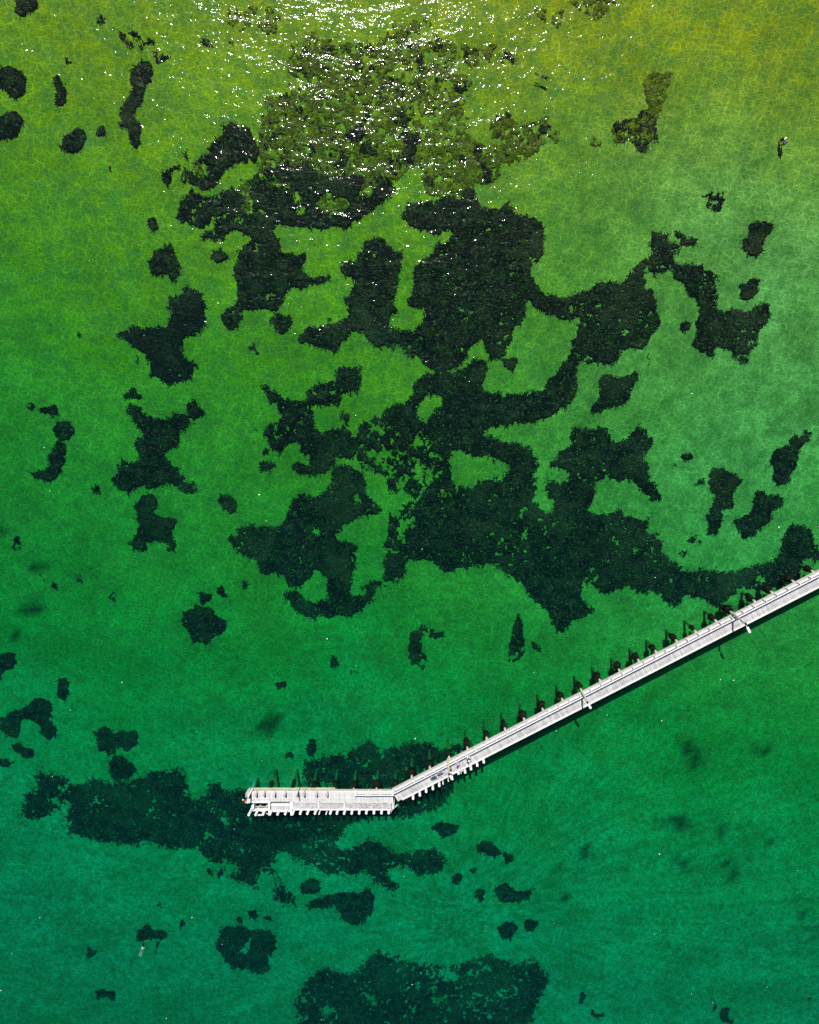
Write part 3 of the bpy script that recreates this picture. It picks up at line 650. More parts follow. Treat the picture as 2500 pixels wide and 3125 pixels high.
for lab, polys, opt in ALGAE:
    opt = dict(opt); mt = WM[opt.pop('mat', 'algae')]
    me = weed_mesh('algae_meadow', polys, (), seed=sd_, height=0.14, blade=0.25, tufts=4.0, **opt); sd_ += 13
    tag(link('algae_meadow', me, None, mt), lab, 'algae', kind='stuff')
# dark weed growing through the olive algae, and the thin mixed field of the lower meadow
me = weed_mesh('seagrass', [ALGAE[0][1][0], ALGAE[0][1][1]], (), seed=911, dens=0.11, tufts=5, blade=0.3)
tag(link('seagrass', me, None, M_GRASS), 'dark weed threads growing between the olive algae', 'seagrass', kind='stuff')
me = weed_mesh('seagrass', [ALGAE[1][1][0], ALGAE[1][1][1], ALGAE[2][1][0]], (), seed=931, dens=0.12, tufts=5, blade=0.3)
me2 = weed_mesh('seagrass', ['Q 850,530 950,505 990,470 1030,500 1035,590 990,650 940,600 870,590'], (), seed=941, dens=0.55, tufts=5, blade=0.3)
tag(link('seagrass', me2, None, M_GRASS), 'dark weed at the lower end of the tailed algae patch', 'seagrass', kind='stuff')
tag(link('seagrass', me, None, M_GRASS), 'dark weed flecks scattered along the loose algae belt', 'seagrass', kind='stuff')
me = weed_mesh('seagrass', ['F 900,480 1020,430 1150,400 1450,560 1480,800 1380,900 1330,1100 1400,1300 1250,1300 1060,1330 1060,1150 1080,1060 1090,960 1060,800 900,790 880,600', 'G -60,850 100,690 250,800 250,1000 100,1100 -60,1000'],
               ['F 1080,940 1160,910 1240,970 1200,1010 1130,1060 1090,1010', 'F 820,1110 1000,1060 1060,1100 1060,1200 980,1400 870,1400'], seed=951, dens=0.62, tufts=5)
tag(link('seagrass', me, None, M_GRASS), 'thinning mixed seagrass in the heart of the lower meadow', 'seagrass', kind='stuff')
me = weed_mesh('loose_weed', SPECKS, (), seed=971, amp=0.3, tufts=6, blade=0.3)
tag(link('loose_weed', me, None, M_GRASS), 'tiny loose tufts of weed scattered over the sand', 'weed', kind='stuff')
# ------------------------------------------------------------------ the pier
DECK_Z = 1.6
M_PLANK = plain('grey_plank', (0.46, 0.45, 0.455), 0.8, 0.2, 3.0, (0.32, 0.30, 0.29), objvar=0.17)
M_PLANKW = plain('bleached_plank', (0.57, 0.56, 0.555), 0.8, 0.14, 3.0, (0.46, 0.44, 0.42), objvar=0.12)
M_WHITE = plain('whitewashed_timber', (0.70, 0.69, 0.70), 0.7, 0.06, 5.0, (0.58, 0.56, 0.55))
M_GREY = plain('weathered_timber', (0.40, 0.37, 0.33), 0.85, 0.2, 4.0, (0.22, 0.2, 0.16))
M_OLIVE = plain('lichened_timber', (0.52, 0.49, 0.33), 0.85, 0.18, 3.0, (0.3, 0.27, 0.14))
M_DARKT = plain('wet_timber', (0.10, 0.085, 0.065), 0.8, 0.3, 4.0)
M_CONC = plain('concrete', (0.42, 0.415, 0.42), 0.9, 0.16, 1.6, (0.36, 0.35, 0.34))
M_GROWTH = weed_material('pile_growth', (0.006, 0.008, 0.005), (0.010, 0.013, 0.007), (0.035, 0.035, 0.015), 0.64)
M_METAL = plain('grey_metal', (0.45, 0.45, 0.46), 0.4, 0.08, 8.0)
M_LAMP = plain('white_lamp_housing', (0.82, 0.82, 0.82), 0.35, 0.03, 8.0)
M_BLACK = plain('black_paint', (0.02, 0.02, 0.022), 0.5, 0.1, 8.0)

def stained():
    k = NT('stained_concrete'); co = k.pos()
    n1 = k.noise(co, 0.55, 4.0, 0.65, 1.6); n2 = k.noise(co, 2.6, 3.0, 0.6, 1.2)
    sep = k.n('SeparateXYZ'); k.l(co, sep.inputs[0])
    east = k.remap(sep.outputs['X'], -22.0, -6.0, 0.0, 1.0)
    c = k.mix(k.remap(n1.outputs[0], 0.35, 0.65), (0.38, 0.375, 0.38), (0.50, 0.49, 0.50))
    d = k.math('MULTIPLY', k.remap(n2.outputs[0], 0.42, 0.60), k.math('MULTIPLY_ADD', east, 0.75, 0.12))
    c = k.mix(d, c, (0.23, 0.215, 0.20))
    b = k.bsdf(c, 0.9, 0.2)
    return k.m
M_SLAB = stained()

NA, NB = at(1200, 2411, DECK_Z), at(2500, 1745, DECK_Z)          # north edge of the walkway
SA, SB = at(1212, 2449, DECK_Z), at(2500, 1788.5, DECK_Z)        # south edge
wd = (NB - NA).normalized()                                        # along the walkway, towards the shore
ws = Vector((wd.y, -wd.x, 0))                                      # across it, to the south
WW = ((SA - NA).dot(ws) + (SB - NA).dot(ws)) / 2
LW = (NB - NA).length + 9.0
def wk(s, t, z=DECK_Z): return NA + wd * s + ws * t + Vector((0, 0, z - DECK_Z))
def along(px, py, z=DECK_Z):
    p = at(px, py, z) - NA
    return p.dot(wd), p.dot(ws)

walk = empty('pier_walkway', wk(0, WW / 2, 0))
tag(walk, 'long straight plank walkway of the pier with a railing on its north side', 'pier')
def child(o, root):
    """keep the world place of o while it moves with root"""
    o.parent = root
    o.location = o.location - root.location if o.location.length else -root.location
    return o
def part(mb, name, mat, root):
    return child(mb.build(name, mat), root)

# planks: one shared mesh, one object each
NPL = 290
pitch = (LW + 0.6) / NPL
pm = MB().box((0, 0, -0.03), wd * (pitch * 0.455), ws * (WW / 2), (0, 0, 0.03)).mesh('plank')
pm.materials.append(M_PLANK)
for i in range(NPL):
    o = bpy.data.objects.new('plank', pm); C.objects.link(o)
    c = wk(-0.3 + (i + 0.5) * pitch, WW / 2 + random.uniform(-0.03, 0.03), DECK_Z + random.uniform(-0.006, 0.006))
    o.location = c - walk.location; o.parent = walk
    o.rotation_euler = (0, 0, random.uniform(-0.006, 0.006))
# kerbs, stringers, cross beams
part(MB().bar(wk(0.4, WW + 0.02, DECK_Z + 0.05), wk(LW, WW + 0.02, DECK_Z + 0.05), 0.16, 0.12), 'edge_board', M_WHITE, walk)
part(MB().bar(wk(0.0, 0.06, DECK_Z + 0.06), wk(LW, 0.06, DECK_Z + 0.06), 0.16, 0.10), 'edge_board', M_WHITE, walk)
part(MB().bar(wk(-0.1, -0.13, DECK_Z - 0.16), wk(LW, -0.13, DECK_Z - 0.16), 0.17, 0.24), 'stringer', M_GREY, walk)
part(MB().bar(wk(0.1, WW - 0.12, DECK_Z - 0.22), wk(LW, WW - 0.12, DECK_Z - 0.22), 0.18, 0.26), 'stringer', M_DARKT, walk)
# railing on the north side
RH = 0.95
part(MB().bar(wk(-0.05, 0.03, DECK_Z + RH), wk(LW, 0.03, DECK_Z + RH), 0.13, 0.09), 'top_rail', M_WHITE, walk)
part(MB().bar(wk(-0.05, 0.0, DECK_Z + RH * 0.52), wk(LW, 0.0, DECK_Z + RH * 0.52), 0.07, 0.12), 'mid_rail', M_WHITE, walk)
rail_post = MB().box((0, 0, RH / 2 - 0.14), wd * 0.055, ws * 0.065, (0, 0, RH / 2 + 0.14)).mesh('rail_post'); rail_post.materials.append(M_WHITE)
s0, _ = along(2297.7, 1849.5); s1, _ = along(2196.6, 1901.8); s2, _ = along(1359.6, 2331.6); s3, _ = along(1822.4, 2093)
npost = max(1, round((s0 - s2) / ((s0 - s1) / 3)))
step = (s0 - s2) / npost
k0 = -int(s2 / step)
s = s2 + k0 * step
while s < LW:
    o = bpy.data.objects.new('rail_post', rail_post); C.objects.link(o)
    o.location = wk(s, -0.13, DECK_Z) - walk.location; o.parent = walk
    s += step

# piles: white ones with bare heads on the south side, weedy ones on the north
def tidal():
    k = NT('tidal_timber'); p = k.pos(); sep = k.n('SeparateXYZ'); k.l(p, sep.inputs[0])
    n1 = k.noise(p, 5.0, 4.0, 0.65)
    wet = k.remap(k.math('ADD', sep.outputs['Z'], k.math('MULTIPLY', n1.outputs[0], 0.5)), 1.15, 1.4, 1.0, 0.0)
    c = k.mix(k.remap(n1.outputs[0], 0.3, 0.7), (0.34, 0.31, 0.26), (0.50, 0.47, 0.42))
    k.bsdf(k.mix(wet, c, k.mix(k.remap(sep.outputs['Z'], -0.9, -0.2, 0.0, 1.0), (0.04, 0.26, 0.055), (0.012, 0.014, 0.009))), 0.85, 0.2)
    return k.m
M_PILE = tidal()
def pile_mesh(name, r, top, mat, lean=0.0):
    mb = MB().tube([(0, 0, -9.0), (0, 0, -2.5), (0, 0, top - 0.05), (0, 0, top)], [r * 1.05, r * 1.02, r, r * 0.88], 12, wob=0.06)
    me = mb.mesh(name); me.materials.append(mat); return me
def growth_mesh(seed, dz):
    """kelp and mussels round a pile below the water line"""
    g = np.random.default_rng(seed); n = 360
    z = 0.9 - g.random(n) ** 0.9 * dz; a = g.random(n) * 2 * math.pi
    rr = 0.2 + 0.1 * g.random(n); ln = (0.05 + 0.24 * g.random(n)) * np.clip(1.15 - z, 0.35, 1.0) * (0.25 + 1.75 * vnoise(a * 1.1 + seed, z * 1.3, seed)); w = 0.05 + 0.09 * g.random(n)
    ca, sa = np.cos(a), np.sin(a)
    b = np.stack([ca * rr, sa * rr, z], 1); side = np.stack([-sa, ca, 0 * a], 1) * w[:, None]
    up = g.random(n) * 0.5 - 0.25
    m = b + np.stack([ca * ln * 0.5, sa * ln * 0.5, up], 1); e = b + np.stack([ca * ln, sa * ln, up - 0.15], 1)
    v = np.concatenate([b - side, b + side, m + side, m - side, e]); i = np.arange(n)
    me = mesh_np('weed_growth', v, np.stack([i, i + n, i + 2 * n, i + 3 * n], 1), np.stack([i + 3 * n, i + 2 * n, i + 4 * n], 1))
    me.materials.append(M_GROWTH); return me
GROW = [growth_mesh(40 + i, 1.35 + 0.2 * i) for i in range(4)]
PN = pile_mesh('pile', 0.17, 0.0, M_PILE)
PS = pile_mesh('pile', 0.185, 0.0, M_WHITE)
PT = pile_mesh('pile', 0.10, 0.0, M_WHITE)
def pile(me, top, root, growth=True, lean=(0, 0)):
    o = bpy.data.objects.new('pile', me); C.objects.link(o)
    o.location = Vector(top) - root.location; o.parent = root
    o.rotation_euler = (lean[1], lean[0], random.uniform(0, 6.28) if lean == (0, 0) else 0)
    if growth:
        g = bpy.data.objects.new('weed_growth', random.choice(GROW)); C.objects.link(g)
        g.parent = o; g.location = (0, 0, -top[2]); g.rotation_euler = (0, 0, random.uniform(0, 6.28)); 
        k = random.uniform(0.65, 1.15); g.scale = (k, k * random.uniform(0.8, 1.2), random.uniform(0.75, 1.0))
    return o
north = [(2005.8, 1995.6), (2069.6, 1965), (2127.5, 1936), (2190, 1904), (2307, 1842), (2361, 1816), (2426, 1782.6), (2486, 1753),
         (1605, 2205), (1661.6, 2174.6), (1721, 2144), (1835.5, 2084.8), (1895, 2054), (1954, 2025),
         (1262, 2381), (1317, 2352), (1375.7, 2322), (1431.8, 2293.5), (1490.5, 2263.5), (1546.6, 2234.8)]
ln = []
for px, py in north:
    s, _ = along(px, py, 1.45); ln.append(s); pile(PN, wk(s, -0.32, 1.45), walk)
sb = along(2237.7, 1875)[0]; sc_ = along(1776, 2110)[0]
for s in (sb, sc_): pile(PN, wk(s, -0.34, 1.45), walk)
for s in sorted(ln + [sb, sc_, LW - 3, LW - 6]):
    part(MB().bar(wk(s, -0.25, DECK_Z - 0.45), wk(s, WW + 0.05, DECK_Z - 0.45), 0.22, 0.24), 'cross_beam', M_DARKT, walk)
    pile(PN, wk(s, WW - 0.35, DECK_Z - 0.6), walk)
south = [(1261, 2440), (1281.5, 2430), (1301, 2419), (1321.3, 2410.4), (1341, 2401), (1380, 2380.3), (1399.6, 2363.5), (1420, 2360), (1437.8, 2350), (1457, 2339), (1476.7, 2329)]
for px, py in south:
    p = at(px, py - 2, 2.25); pile(PS, p, walk, growth=False, lean=(0.03 * random.uniform(-1, 1), 0))
for px, py in ((1352.6, 2394), (1368.8, 2385)):
    pile(PT, at(px, py - 1, 2.1), walk, growth=False)
a_, b_ = along(1255, 2425)[0], along(1480, 2322)[0]
part(MB().bar(wk(a_, WW + 0.18, DECK_Z - 0.3), wk(b_, WW + 0.18, DECK_Z - 0.3), 0.14, 0.2), 'waler', M_GREY, walk)
# landing ladder bracket between two piles
la, lb = at(1405, 2357, 1.3), at(1414, 2350, 1.3)
part(MB().bar(la, lb, 0.08, 0.1).bar(at(1404, 2352, 1.3), at(1408, 2361, 1.3), 0.08, 0.1).bar(at(1412, 2346, 1.3), at(1416, 2354, 1.3), 0.08, 0.1), 'step_bracket', M_WHITE, walk)

# ------------------------------------------------------------------ outer deck
plat = empty('outer_deck', (at(980, 2445, 0)))
tag(plat, 'wide end deck of the pier with a lower concrete strip and white fender piles', 'pier')
TZ = DECK_Z
nw, ne = at(768, 2416.5, TZ), at(1200, 2417, TZ)
sw, se = at(768, 2449, TZ), at(1203, 2444.5, TZ)
y_n = (nw.y + ne.y) / 2; y_s = (sw.y + se.y) / 2; x_w = nw.x; x_e = at(1200, 2430, TZ).x
NPP = 90; pit = (x_e - x_w) / NPP
pm2 = MB().box((0, 0, -0.03), (pit * 0.462, 0, 0), (0, (y_n - y_s) / 2, 0), (0, 0, 0.03)).mesh('plank'); pm2.materials.append(M_PLANKW)
for i in range(NPP):
    o = bpy.data.objects.new('plank', pm2); C.objects.link(o)
    o.location = Vector((x_w + (i + 0.5) * pit, (y_n + y_s) / 2 + random.uniform(-0.02, 0.02), TZ + random.uniform(-0.005, 0.005))) - plat.location
    o.parent = plat
part(MB().bar((x_w - 0.05, y_n + 0.05, TZ + 0.06), (x_e - 0.1, y_n + 0.05, TZ + 0.06), 0.16, 0.12), 'edge_board', M_WHITE, plat)
part(MB().bar((x_w - 0.05, y_s - 0.06, TZ + 0.03), (at(826, 2447, TZ).x, y_s - 0.06, TZ + 0.03), 0.16, 0.14), 'edge_board', M_WHITE, plat)
part(MB().bar((x_w - 0.3, y_n + 0.22, TZ - 0.14), (x_e, y_n + 0.22, TZ - 0.14), 0.16, 0.22), 'stringer', M_GREY, plat)
part(MB().bar((x_w - 0.1, y_s + 0.2, TZ - 0.25), (x_e, y_s + 0.2, TZ - 0.25), 0.2, 0.3), 'stringer', M_DARKT, plat)
# lower strip: concrete slabs with white kerbs
def slab(x0p, x1p, yn_, ys_, z, mat):
    a, b = at(x0p, 2460, z).x, at(x1p, 2460, z).x
    n_, s_ = at(1000, yn_, z).y, at(1000, ys_, z).y
    part(MB().box(((a + b) / 2, (n_ + s_) / 2, z - 0.1), ((b - a) / 2, 0, 0), (0, (n_ - s_) / 2, 0), (0, 0, 0.1)), 'slab', mat, plat)
    return a, b, n_, s_
EZ = TZ - 0.14
for x0p, x1p in ((895.5, 971.5), (975.5, 1050.5), (1053.5, 1195)):
    a, b, n_, s_ = slab(x0p, x1p, 2444.5, 2469, EZ, M_SLAB)
    part(MB().bar((a, s_ - 0.07, EZ), (b, s_ - 0.07, EZ), 0.15, 0.2), 'kerb', M_WHITE, plat)
    part(MB().bar((a - 0.11, s_, EZ + 0.01), (a - 0.11, y_s - 0.12, EZ + 0.01), 0.18, 0.2), 'kerb', M_WHITE, plat)
    part(MB().bar((a + 0.2, y_s - 0.10, EZ + 0.06), (b, y_s - 0.10, EZ + 0.06), 0.10, 0.14), 'kerb', M_WHITE, plat)
ys_slab = s_
# landing step at the west end of the strip, lower than the rest
LZ = 1.15
a, b, n_, s_ = slab(827, 886, 2452, 2473.5, LZ, M_CONC)
part(MB().bar((a, s_ - 0.07, LZ + 0.02), (b, s_ - 0.07, LZ + 0.02), 0.16, 0.2), 'kerb', M_WHITE, plat)
part(MB().bar((a, at(850, 2457, LZ + 0.1).y, LZ + 0.08), (b, at(850, 2457, LZ + 0.1).y, LZ + 0.08), 0.20, 0.16), 'kerb', M_WHITE, plat)
part(MB().bar((a, n_ - 0.02, LZ + 0.12), (b, n_ - 0.02, LZ + 0.12), 0.16, 0.14), 'kerb', M_WHITE, plat)
for xp in (822.3, 889.2):
    x = at(xp, 2470, TZ).x
    part(MB().bar((x, y_s - 0.05, TZ + 0.02), (x, at(xp, 2487, TZ).y, TZ + 0.02), 0.26, 0.26), 'cross_beam', M_WHITE, plat)
x = at(1197.5, 2450, TZ).x
part(MB().bar((x, y_n - 0.3, TZ + 0.08), (x, at(1197, 2452, TZ).y, TZ + 0.08), 0.14, 0.1), 'cross_beam', M_WHITE, plat)
pile(PS, at(1200, 2466, 2.3), plat, growth=False)
# fender piles along the south edge
for px, py in ((758.6, 2490.5), (779.8, 2490), (802.5, 2488.5), (824, 2487.5), (846.9, 2488.5), (870, 2487.5), (892.7, 2487.5), (915.7, 2486.5), (937.7, 2486.5), (960.9, 2486),
               (1007.8, 2486), (1028, 2486), (1050, 2486), (1073.3, 2485.7), (1096, 2485.5), (1118, 2485), (1141, 2485), (1164.3, 2485), (1186.4, 2484.5)):
    t_ = 2.15; top = at(px, py - 2.5, t_)
    pile(PS, top, plat, growth=False, lean=(-0.10 - 0.04 * random.random() if px < 1060 else -0.05, 0))
for px, py in ((973.6, 2486), (995, 2486)): pile(PT, at(px, py - 1, 2.0), plat, growth=False, lean=(-0.1, 0))
part(MB().bar((at(826, 2470, 1.0).x, ys_slab - 0.22, 1.0), (x_e - 0.3, ys_slab - 0.22, 1.0), 0.14, 0.2), 'waler', M_DARKT, plat)
for px in range(900, 1200, 43): pile(PN, (at(px, 2460, 1.2).x, ys_slab + 0.5, 1.2), plat)
# open bay at the west end: beams between bare piles
p0, p1 = at(771, 2471, 1.25), at(820, 2469.5, 1.25)
part(MB().bar(p0, p1, 0.30, 0.26), 'cross_beam', M_WHITE, plat)
part(MB().bar(at(777, 2461.5, 1.0), at(820, 2461.5, 1.0), 0.12, 0.14), 'cross_beam', M_GREY, plat)
for px in (788.5, 811.5): part(MB().bar(at(px, 2462, 1.05), at(px - 1, 2469, 1.05), 0.20, 0.16), 'brace', M_GREY, plat)
part(MB().bar(at(783, 2487.3, 1.6), at(800, 2487.0, 1.6), 0.12, 0.18), 'cross_beam', M_WHITE, plat)
part(MB().bar(at(794, 2475, 1.0), at(808, 2478, 1.0), 0.09, 0.12).bar(at(808, 2478, 1.0), at(819, 2485, 1.0), 0.09, 0.12), 'brace', M_WHITE, plat)
part(MB().bar(at(1172, 2460 + 9, 0.9), at(1160, 2482, 0.9), 0.07, 0.08), 'brace', M_GREY, plat)
part(MB().bar(at(1203, 2466, 1.0), at(1213, 2455, 1.0), 0.10, 0.12).bar(at(1191, 2480, 0.8), at(1198, 2470, 0.9), 0.12, 0.12), 'brace', M_WHITE, plat)
part(MB().ball(at(772, 2463, 1.55), 0.34, 10, (0.75, 1.2, 0.8)).bar(at(772, 2457, 1.5), at(775, 2453, 1.5), 0.12, 0.14).ball(at(770, 2468, 1.45), 0.22, 8, (1.3, 0.8, 0.6)), 'mooring_bollard', M_WHITE, plat)
# slanting fender frame on the west end
part(MB().bar(at(770.5, 2406, 1.9), at(757, 2433, 1.9), 0.17, 0.2), 'fender_beam', M_WHITE, plat)
part(MB().tube([at(766, 2405.5, 1.5), at(758, 2413, 1.5), at(753, 2424, 1.5), at(752.5, 2432, 1.5)], [0.17, 0.19, 0.19, 0.17], 8, wob=0.15), 'fender_beam', M_GREY, plat)
part(MB().tube([at(763, 2412, 1.7), at(758.5, 2420, 1.7), at(756.5, 2428, 1.7)], [0.16, 0.2, 0.16], 8, wob=0.15), 'fender_beam', M_CONC, plat)
for px, py in ((754.5, 2450), (760, 2449)): pile(PS, at(px, py - 1, 1.8), plat, growth=False)
pile(PN, at(764, 2442, 1.45), plat); 
part(MB().ball(at(761.5, 2433, 1.7), 0.22, 10, (1, 1, 1)), 'rubber_fender', M_BLACK, plat)
for px, py in ((759, 2442), (762.5, 2441)): part(MB().bar(at(px, py - 5, 1.75), at(px, py + 6, 1.75), 0.2, 0.18), 'fender_beam', M_WHITE, plat)
# timber fender rail along the north edge, with leaning posts
part(MB().bar(at(771, 2409.2, 1.25), at(1020, 2408.6, 1.25), 0.24, 0.26), 'fender_rail', M_OLIVE, plat)
part(MB().bar(at(772, 2406.3, 0.8), at(1019, 2405.8, 0.8), 0.16, 0.24), 'fender_rail', M_GREY, plat)
for px, py in ((788, 2405), (812.5, 2404.5), (844, 2405.5), (875.6, 2405), (914.5, 2404), (933, 2405), (971.3, 2405), (1003, 2405)):
    b = at(px, py, 1.0)
    part(MB().bar(b, (b.x - 0.12, b.y - 0.35, 2.55), 0.21, 0.21), 'fender_post', M_GREY, plat)
for px, py in ((823.7, 2411), (891, 2412), (954, 2411.7), (1020, 2410.5), (1079, 2411.4), (1149, 2411), (1206, 2411)):
    pile(PN, at(px, py, 1.4), plat)
# railing on the eastern part
xr0, xr1 = at(1083, 2417, TZ).x, at(1200, 2417, TZ).x; yr = y_n + 0.22
part(MB().bar((xr0, yr - 0.17, TZ + RH), (xr1 + 0.15, yr - 0.17, TZ + RH), 0.13, 0.09), 'top_rail', M_WHITE, plat)
part(MB().bar((xr0, yr - 0.2, TZ + RH * 0.52), (xr1 + 0.15, yr - 0.2, TZ + RH * 0.52), 0.07, 0.12), 'mid_rail', M_WHITE, plat)
for px in (1087, 1125, 1160.9, 1198):
    part(MB().bar((at(px, 2412, TZ).x, yr + 0.03, TZ - 0.28), (at(px, 2412, TZ).x, yr - 0.16, TZ + RH), 0.12, 0.12, (0, 1, 0)), 'rail_post', M_WHITE, plat)

# ------------------------------------------------------------------ lamps, signs and gear on the pier
def lamp(s, h, label, arm=0.9):
    b = wk(s, -0.34, 1.46); r = empty('lamp_post', b)
    tag(r, label, 'lamp post', 'tall timber lamp posts along the walkway')
    child(MB().tube([b, b + Vector((0, 0, h * 0.5)), b + Vector((0, 0, h))], [0.15, 0.13, 0.11], 10).build('pole', M_GREY if arm > 0.7 else M_OLIVE), r)
    t = b + Vector((0, 0, h)); e = t + ws * arm
    child(MB().bar(t - Vector((0, 0, 0.15)), e - Vector((0, 0, 0.1)), 0.08, 0.08).build('arm', M_METAL), r)
    child(MB().box(t + Vector((0, 0, 0.04)), wd * 0.14, ws * 0.14, (0, 0, 0.05)).build('pole_cap', M_BLACK), r)
    hd = child(MB().box(e + Vector((0, 0, 0.0)), wd * 0.15, ws * 0.34, (0, 0, 0.09)).ball(e + ws * 0.42, 0.17, 8, (1, 1, 0.7)).build('lamp_head', M_LAMP), r)
    return r
lamp(sb, 4.2, 'timber lamp post near the shore end, its white head hanging over the far edge')
lamp(sc_, 3.7, 'timber lamp post half way along the walkway, its pole crossing the planks', 0.5)
lamp(along(1371, 2324)[0], 4.0, 'timber lamp post beside the standing people and the sign boards', 0.45)
p = wk(along(1363.5, 2322)[0], -0.1, 1.3)
mp = MB().tube([p, p + Vector((0.05, 0, 1.8)), p + Vector((0.1, 0, 3.9))], [0.10, 0.09, 0.07], 8).build('mast', M_WHITE)
tag(mp, 'slim pale mast standing next to the lamp post by the people', 'mast')

def board(px, py, w, d, col, label, tilt=0.6, frame=True):
    s, t = along(px, py, DECK_Z + 0.9)
    c = wk(s, t, DECK_Z + 0.9) if px > 1230 else at(px, py, DECK_Z + 0.9)
    ax, ay = (wd, ws) if px > 1230 else (Vector((1, 0, 0)), Vector((0, -1, 0)))
    r = empty('sign_board', (c.x, c.y, DECK_Z)); tag(r, label, 'sign board', 'information boards by the railing')
    up = (Vector((0, 0, 1)) * math.cos(tilt) * 0 + Vector((0, 0, math.sin(tilt))) - ay * math.cos(tilt) * -1.0)
    dn = ay * math.cos(tilt) - Vector((0, 0, math.sin(tilt)))
    nrm = ax.cross(dn).normalized()
    child(MB().box(c, ax * (w / 2), dn * (d / 2), nrm * 0.02).build('panel', M_METAL), r)
    face = NT('sign_face_' + label.split()[0]); co = face.n('TexCoord').outputs['Object']
    n1 = face.noise(co, 2.2, 2.0, 0.5)
    face.bsdf(face.mix(face.remap(n1.outputs[0], 0.48, 0.56), col, tuple(min(1, q * 1.7 + 0.02) for q in col)), 0.45, 0.4)
    up_n = nrm if nrm.z > 0 else -nrm
    child(MB().box(c + up_n * 0.026, ax * (w / 2 - 0.05), dn * (d / 2 - 0.05), nrm * 0.004).build('face', face.m), r)
    for k in (-1, 1):
        q = c + ax * (k * (w / 2 - 0.12))
        child(MB().bar((q.x, q.y, DECK_Z), (q.x, q.y, c.z - 0.03), 0.08, 0.08, (0, 1, 0)).build('leg', M_WHITE), r)
    return r
board(1323, 2373, 0.85, 0.75, (0.03, 0.07, 0.16), 'blue sign board tilted over the walkway, the western of two side by side')
board(1343, 2360, 0.85, 0.7, (0.20, 0.19, 0.20), 'grey sign board tilted over the walkway, the eastern of two side by side')
board(1124.5, 2427, 1.1, 0.75, (0.62, 0.61, 0.63), 'pale sign board by the railing of the outer deck')

m = MB()
b = at(914, 2402.5, 1.2)
m.tube([b, b + Vector((-0.1, -0.1, 2.6))], 0.07, 8)
o = m.build('pole', M_GREY); tag(o, 'thin bare pole standing by the north fender rail of the outer deck', 'pole')
pts = [at(933, 2406, 2.3), at(930, 2415, 1.75), at(922, 2424, 1.66), at(914, 2432, 1.66), at(911, 2437, 1.66)]
o = MB().tube(pts, 0.025, 6).build('rope', M_GREY); tag(o, 'thin rope lying in a curve across the outer deck planks', 'rope')
o = MB().box(at(920, 2416, DECK_Z + 0.15), (0.35, 0, 0), (0, 0.12, 0), (0, 0, 0.06)).build('white_box', M_WHITE)
o.name = 'tackle_box'; tag(o, 'small white tackle box on the north kerb of the outer deck', 'box')

M_RED = plain('red_paint', (0.55, 0.03, 0.03), 0.45, 0.1, 6.0)
M_PINK = plain('faded_red_paint', (0.70, 0.30, 0.30), 0.5, 0.1, 6.0)
b = at(755, 2441, 1.2)
r = empty('marker_light', b); tag(r, 'small red marker light with a white lens on the western tip of the pier', 'marker light')
child(MB().tube([b, b + Vector((-0.05, 0.1, 0.8))], [0.15, 0.12], 10).build('base', M_PINK), r)
child(MB().tube([b + Vector((-0.15, 0.25, 0.5)), b + Vector((-0.32, 0.42, 0.8))], [0.13, 0.11], 10).build('body', M_RED), r)
child(MB().ball(b + Vector((-0.42, 0.55, 0.85)), 0.11, 8).build('lens', M_LAMP), r)
# ------------------------------------------------------------------ people
def cloth(name, col, rough=0.8): return plain(name, col, rough, 0.12, 9.0)
M_SKIN = cloth('skin', (0.55, 0.33, 0.24), 0.6)
M_HAIR = cloth('dark_hair', (0.05, 0.035, 0.025))
M_NAVY = cloth('navy_cloth', (0.03, 0.045, 0.12)); M_WCL = cloth('white_cloth', (0.80, 0.80, 0.80)); M_LILAC = cloth('lilac_cloth', (0.42, 0.36, 0.52))
M_BLK = cloth('black_neoprene', (0.012, 0.013, 0.016), 0.5); M_BLUE = cloth('blue_cloth', (0.06, 0.11, 0.34)); M_MINT = cloth('pale_green_cloth', (0.25, 0.85, 0.55))
M_FIN = cloth('pale_fin', (0.5, 0.52, 0.52))
M_TEAL = cloth('teal_cloth', (0.10, 0.6, 0.45))

def skin_mesh(name, nodes, edges, mat, parent, root='pelvis', sub=1):
    """one continuous body: joints with radii, grown with a Skin modifier"""
    keys = list(nodes); idx = {k: i for i, k in enumerate(keys)}
    me = bpy.data.meshes.new(name)
    me.from_pydata([nodes[k][0] for k in keys], [(idx[a], idx[b]) for a, b in edges], [])
    o = bpy.data.objects.new(name, me); C.objects.link(o); o.parent = parent
    md = o.modifiers.new('skin', 'SKIN'); md.use_smooth_shade = True
    sv = me.skin_vertices[0].data
    for k in keys:
        r = nodes[k][1]; sv[idx[k]].radius = r if hasattr(r, '__len__') else (r, r); sv[idx[k]].use_root = (k == root)
    s = o.modifiers.new('sub', 'SUBSURF'); s.levels = sub; s.render_levels = sub
    me.materials.append(mat)
    return o

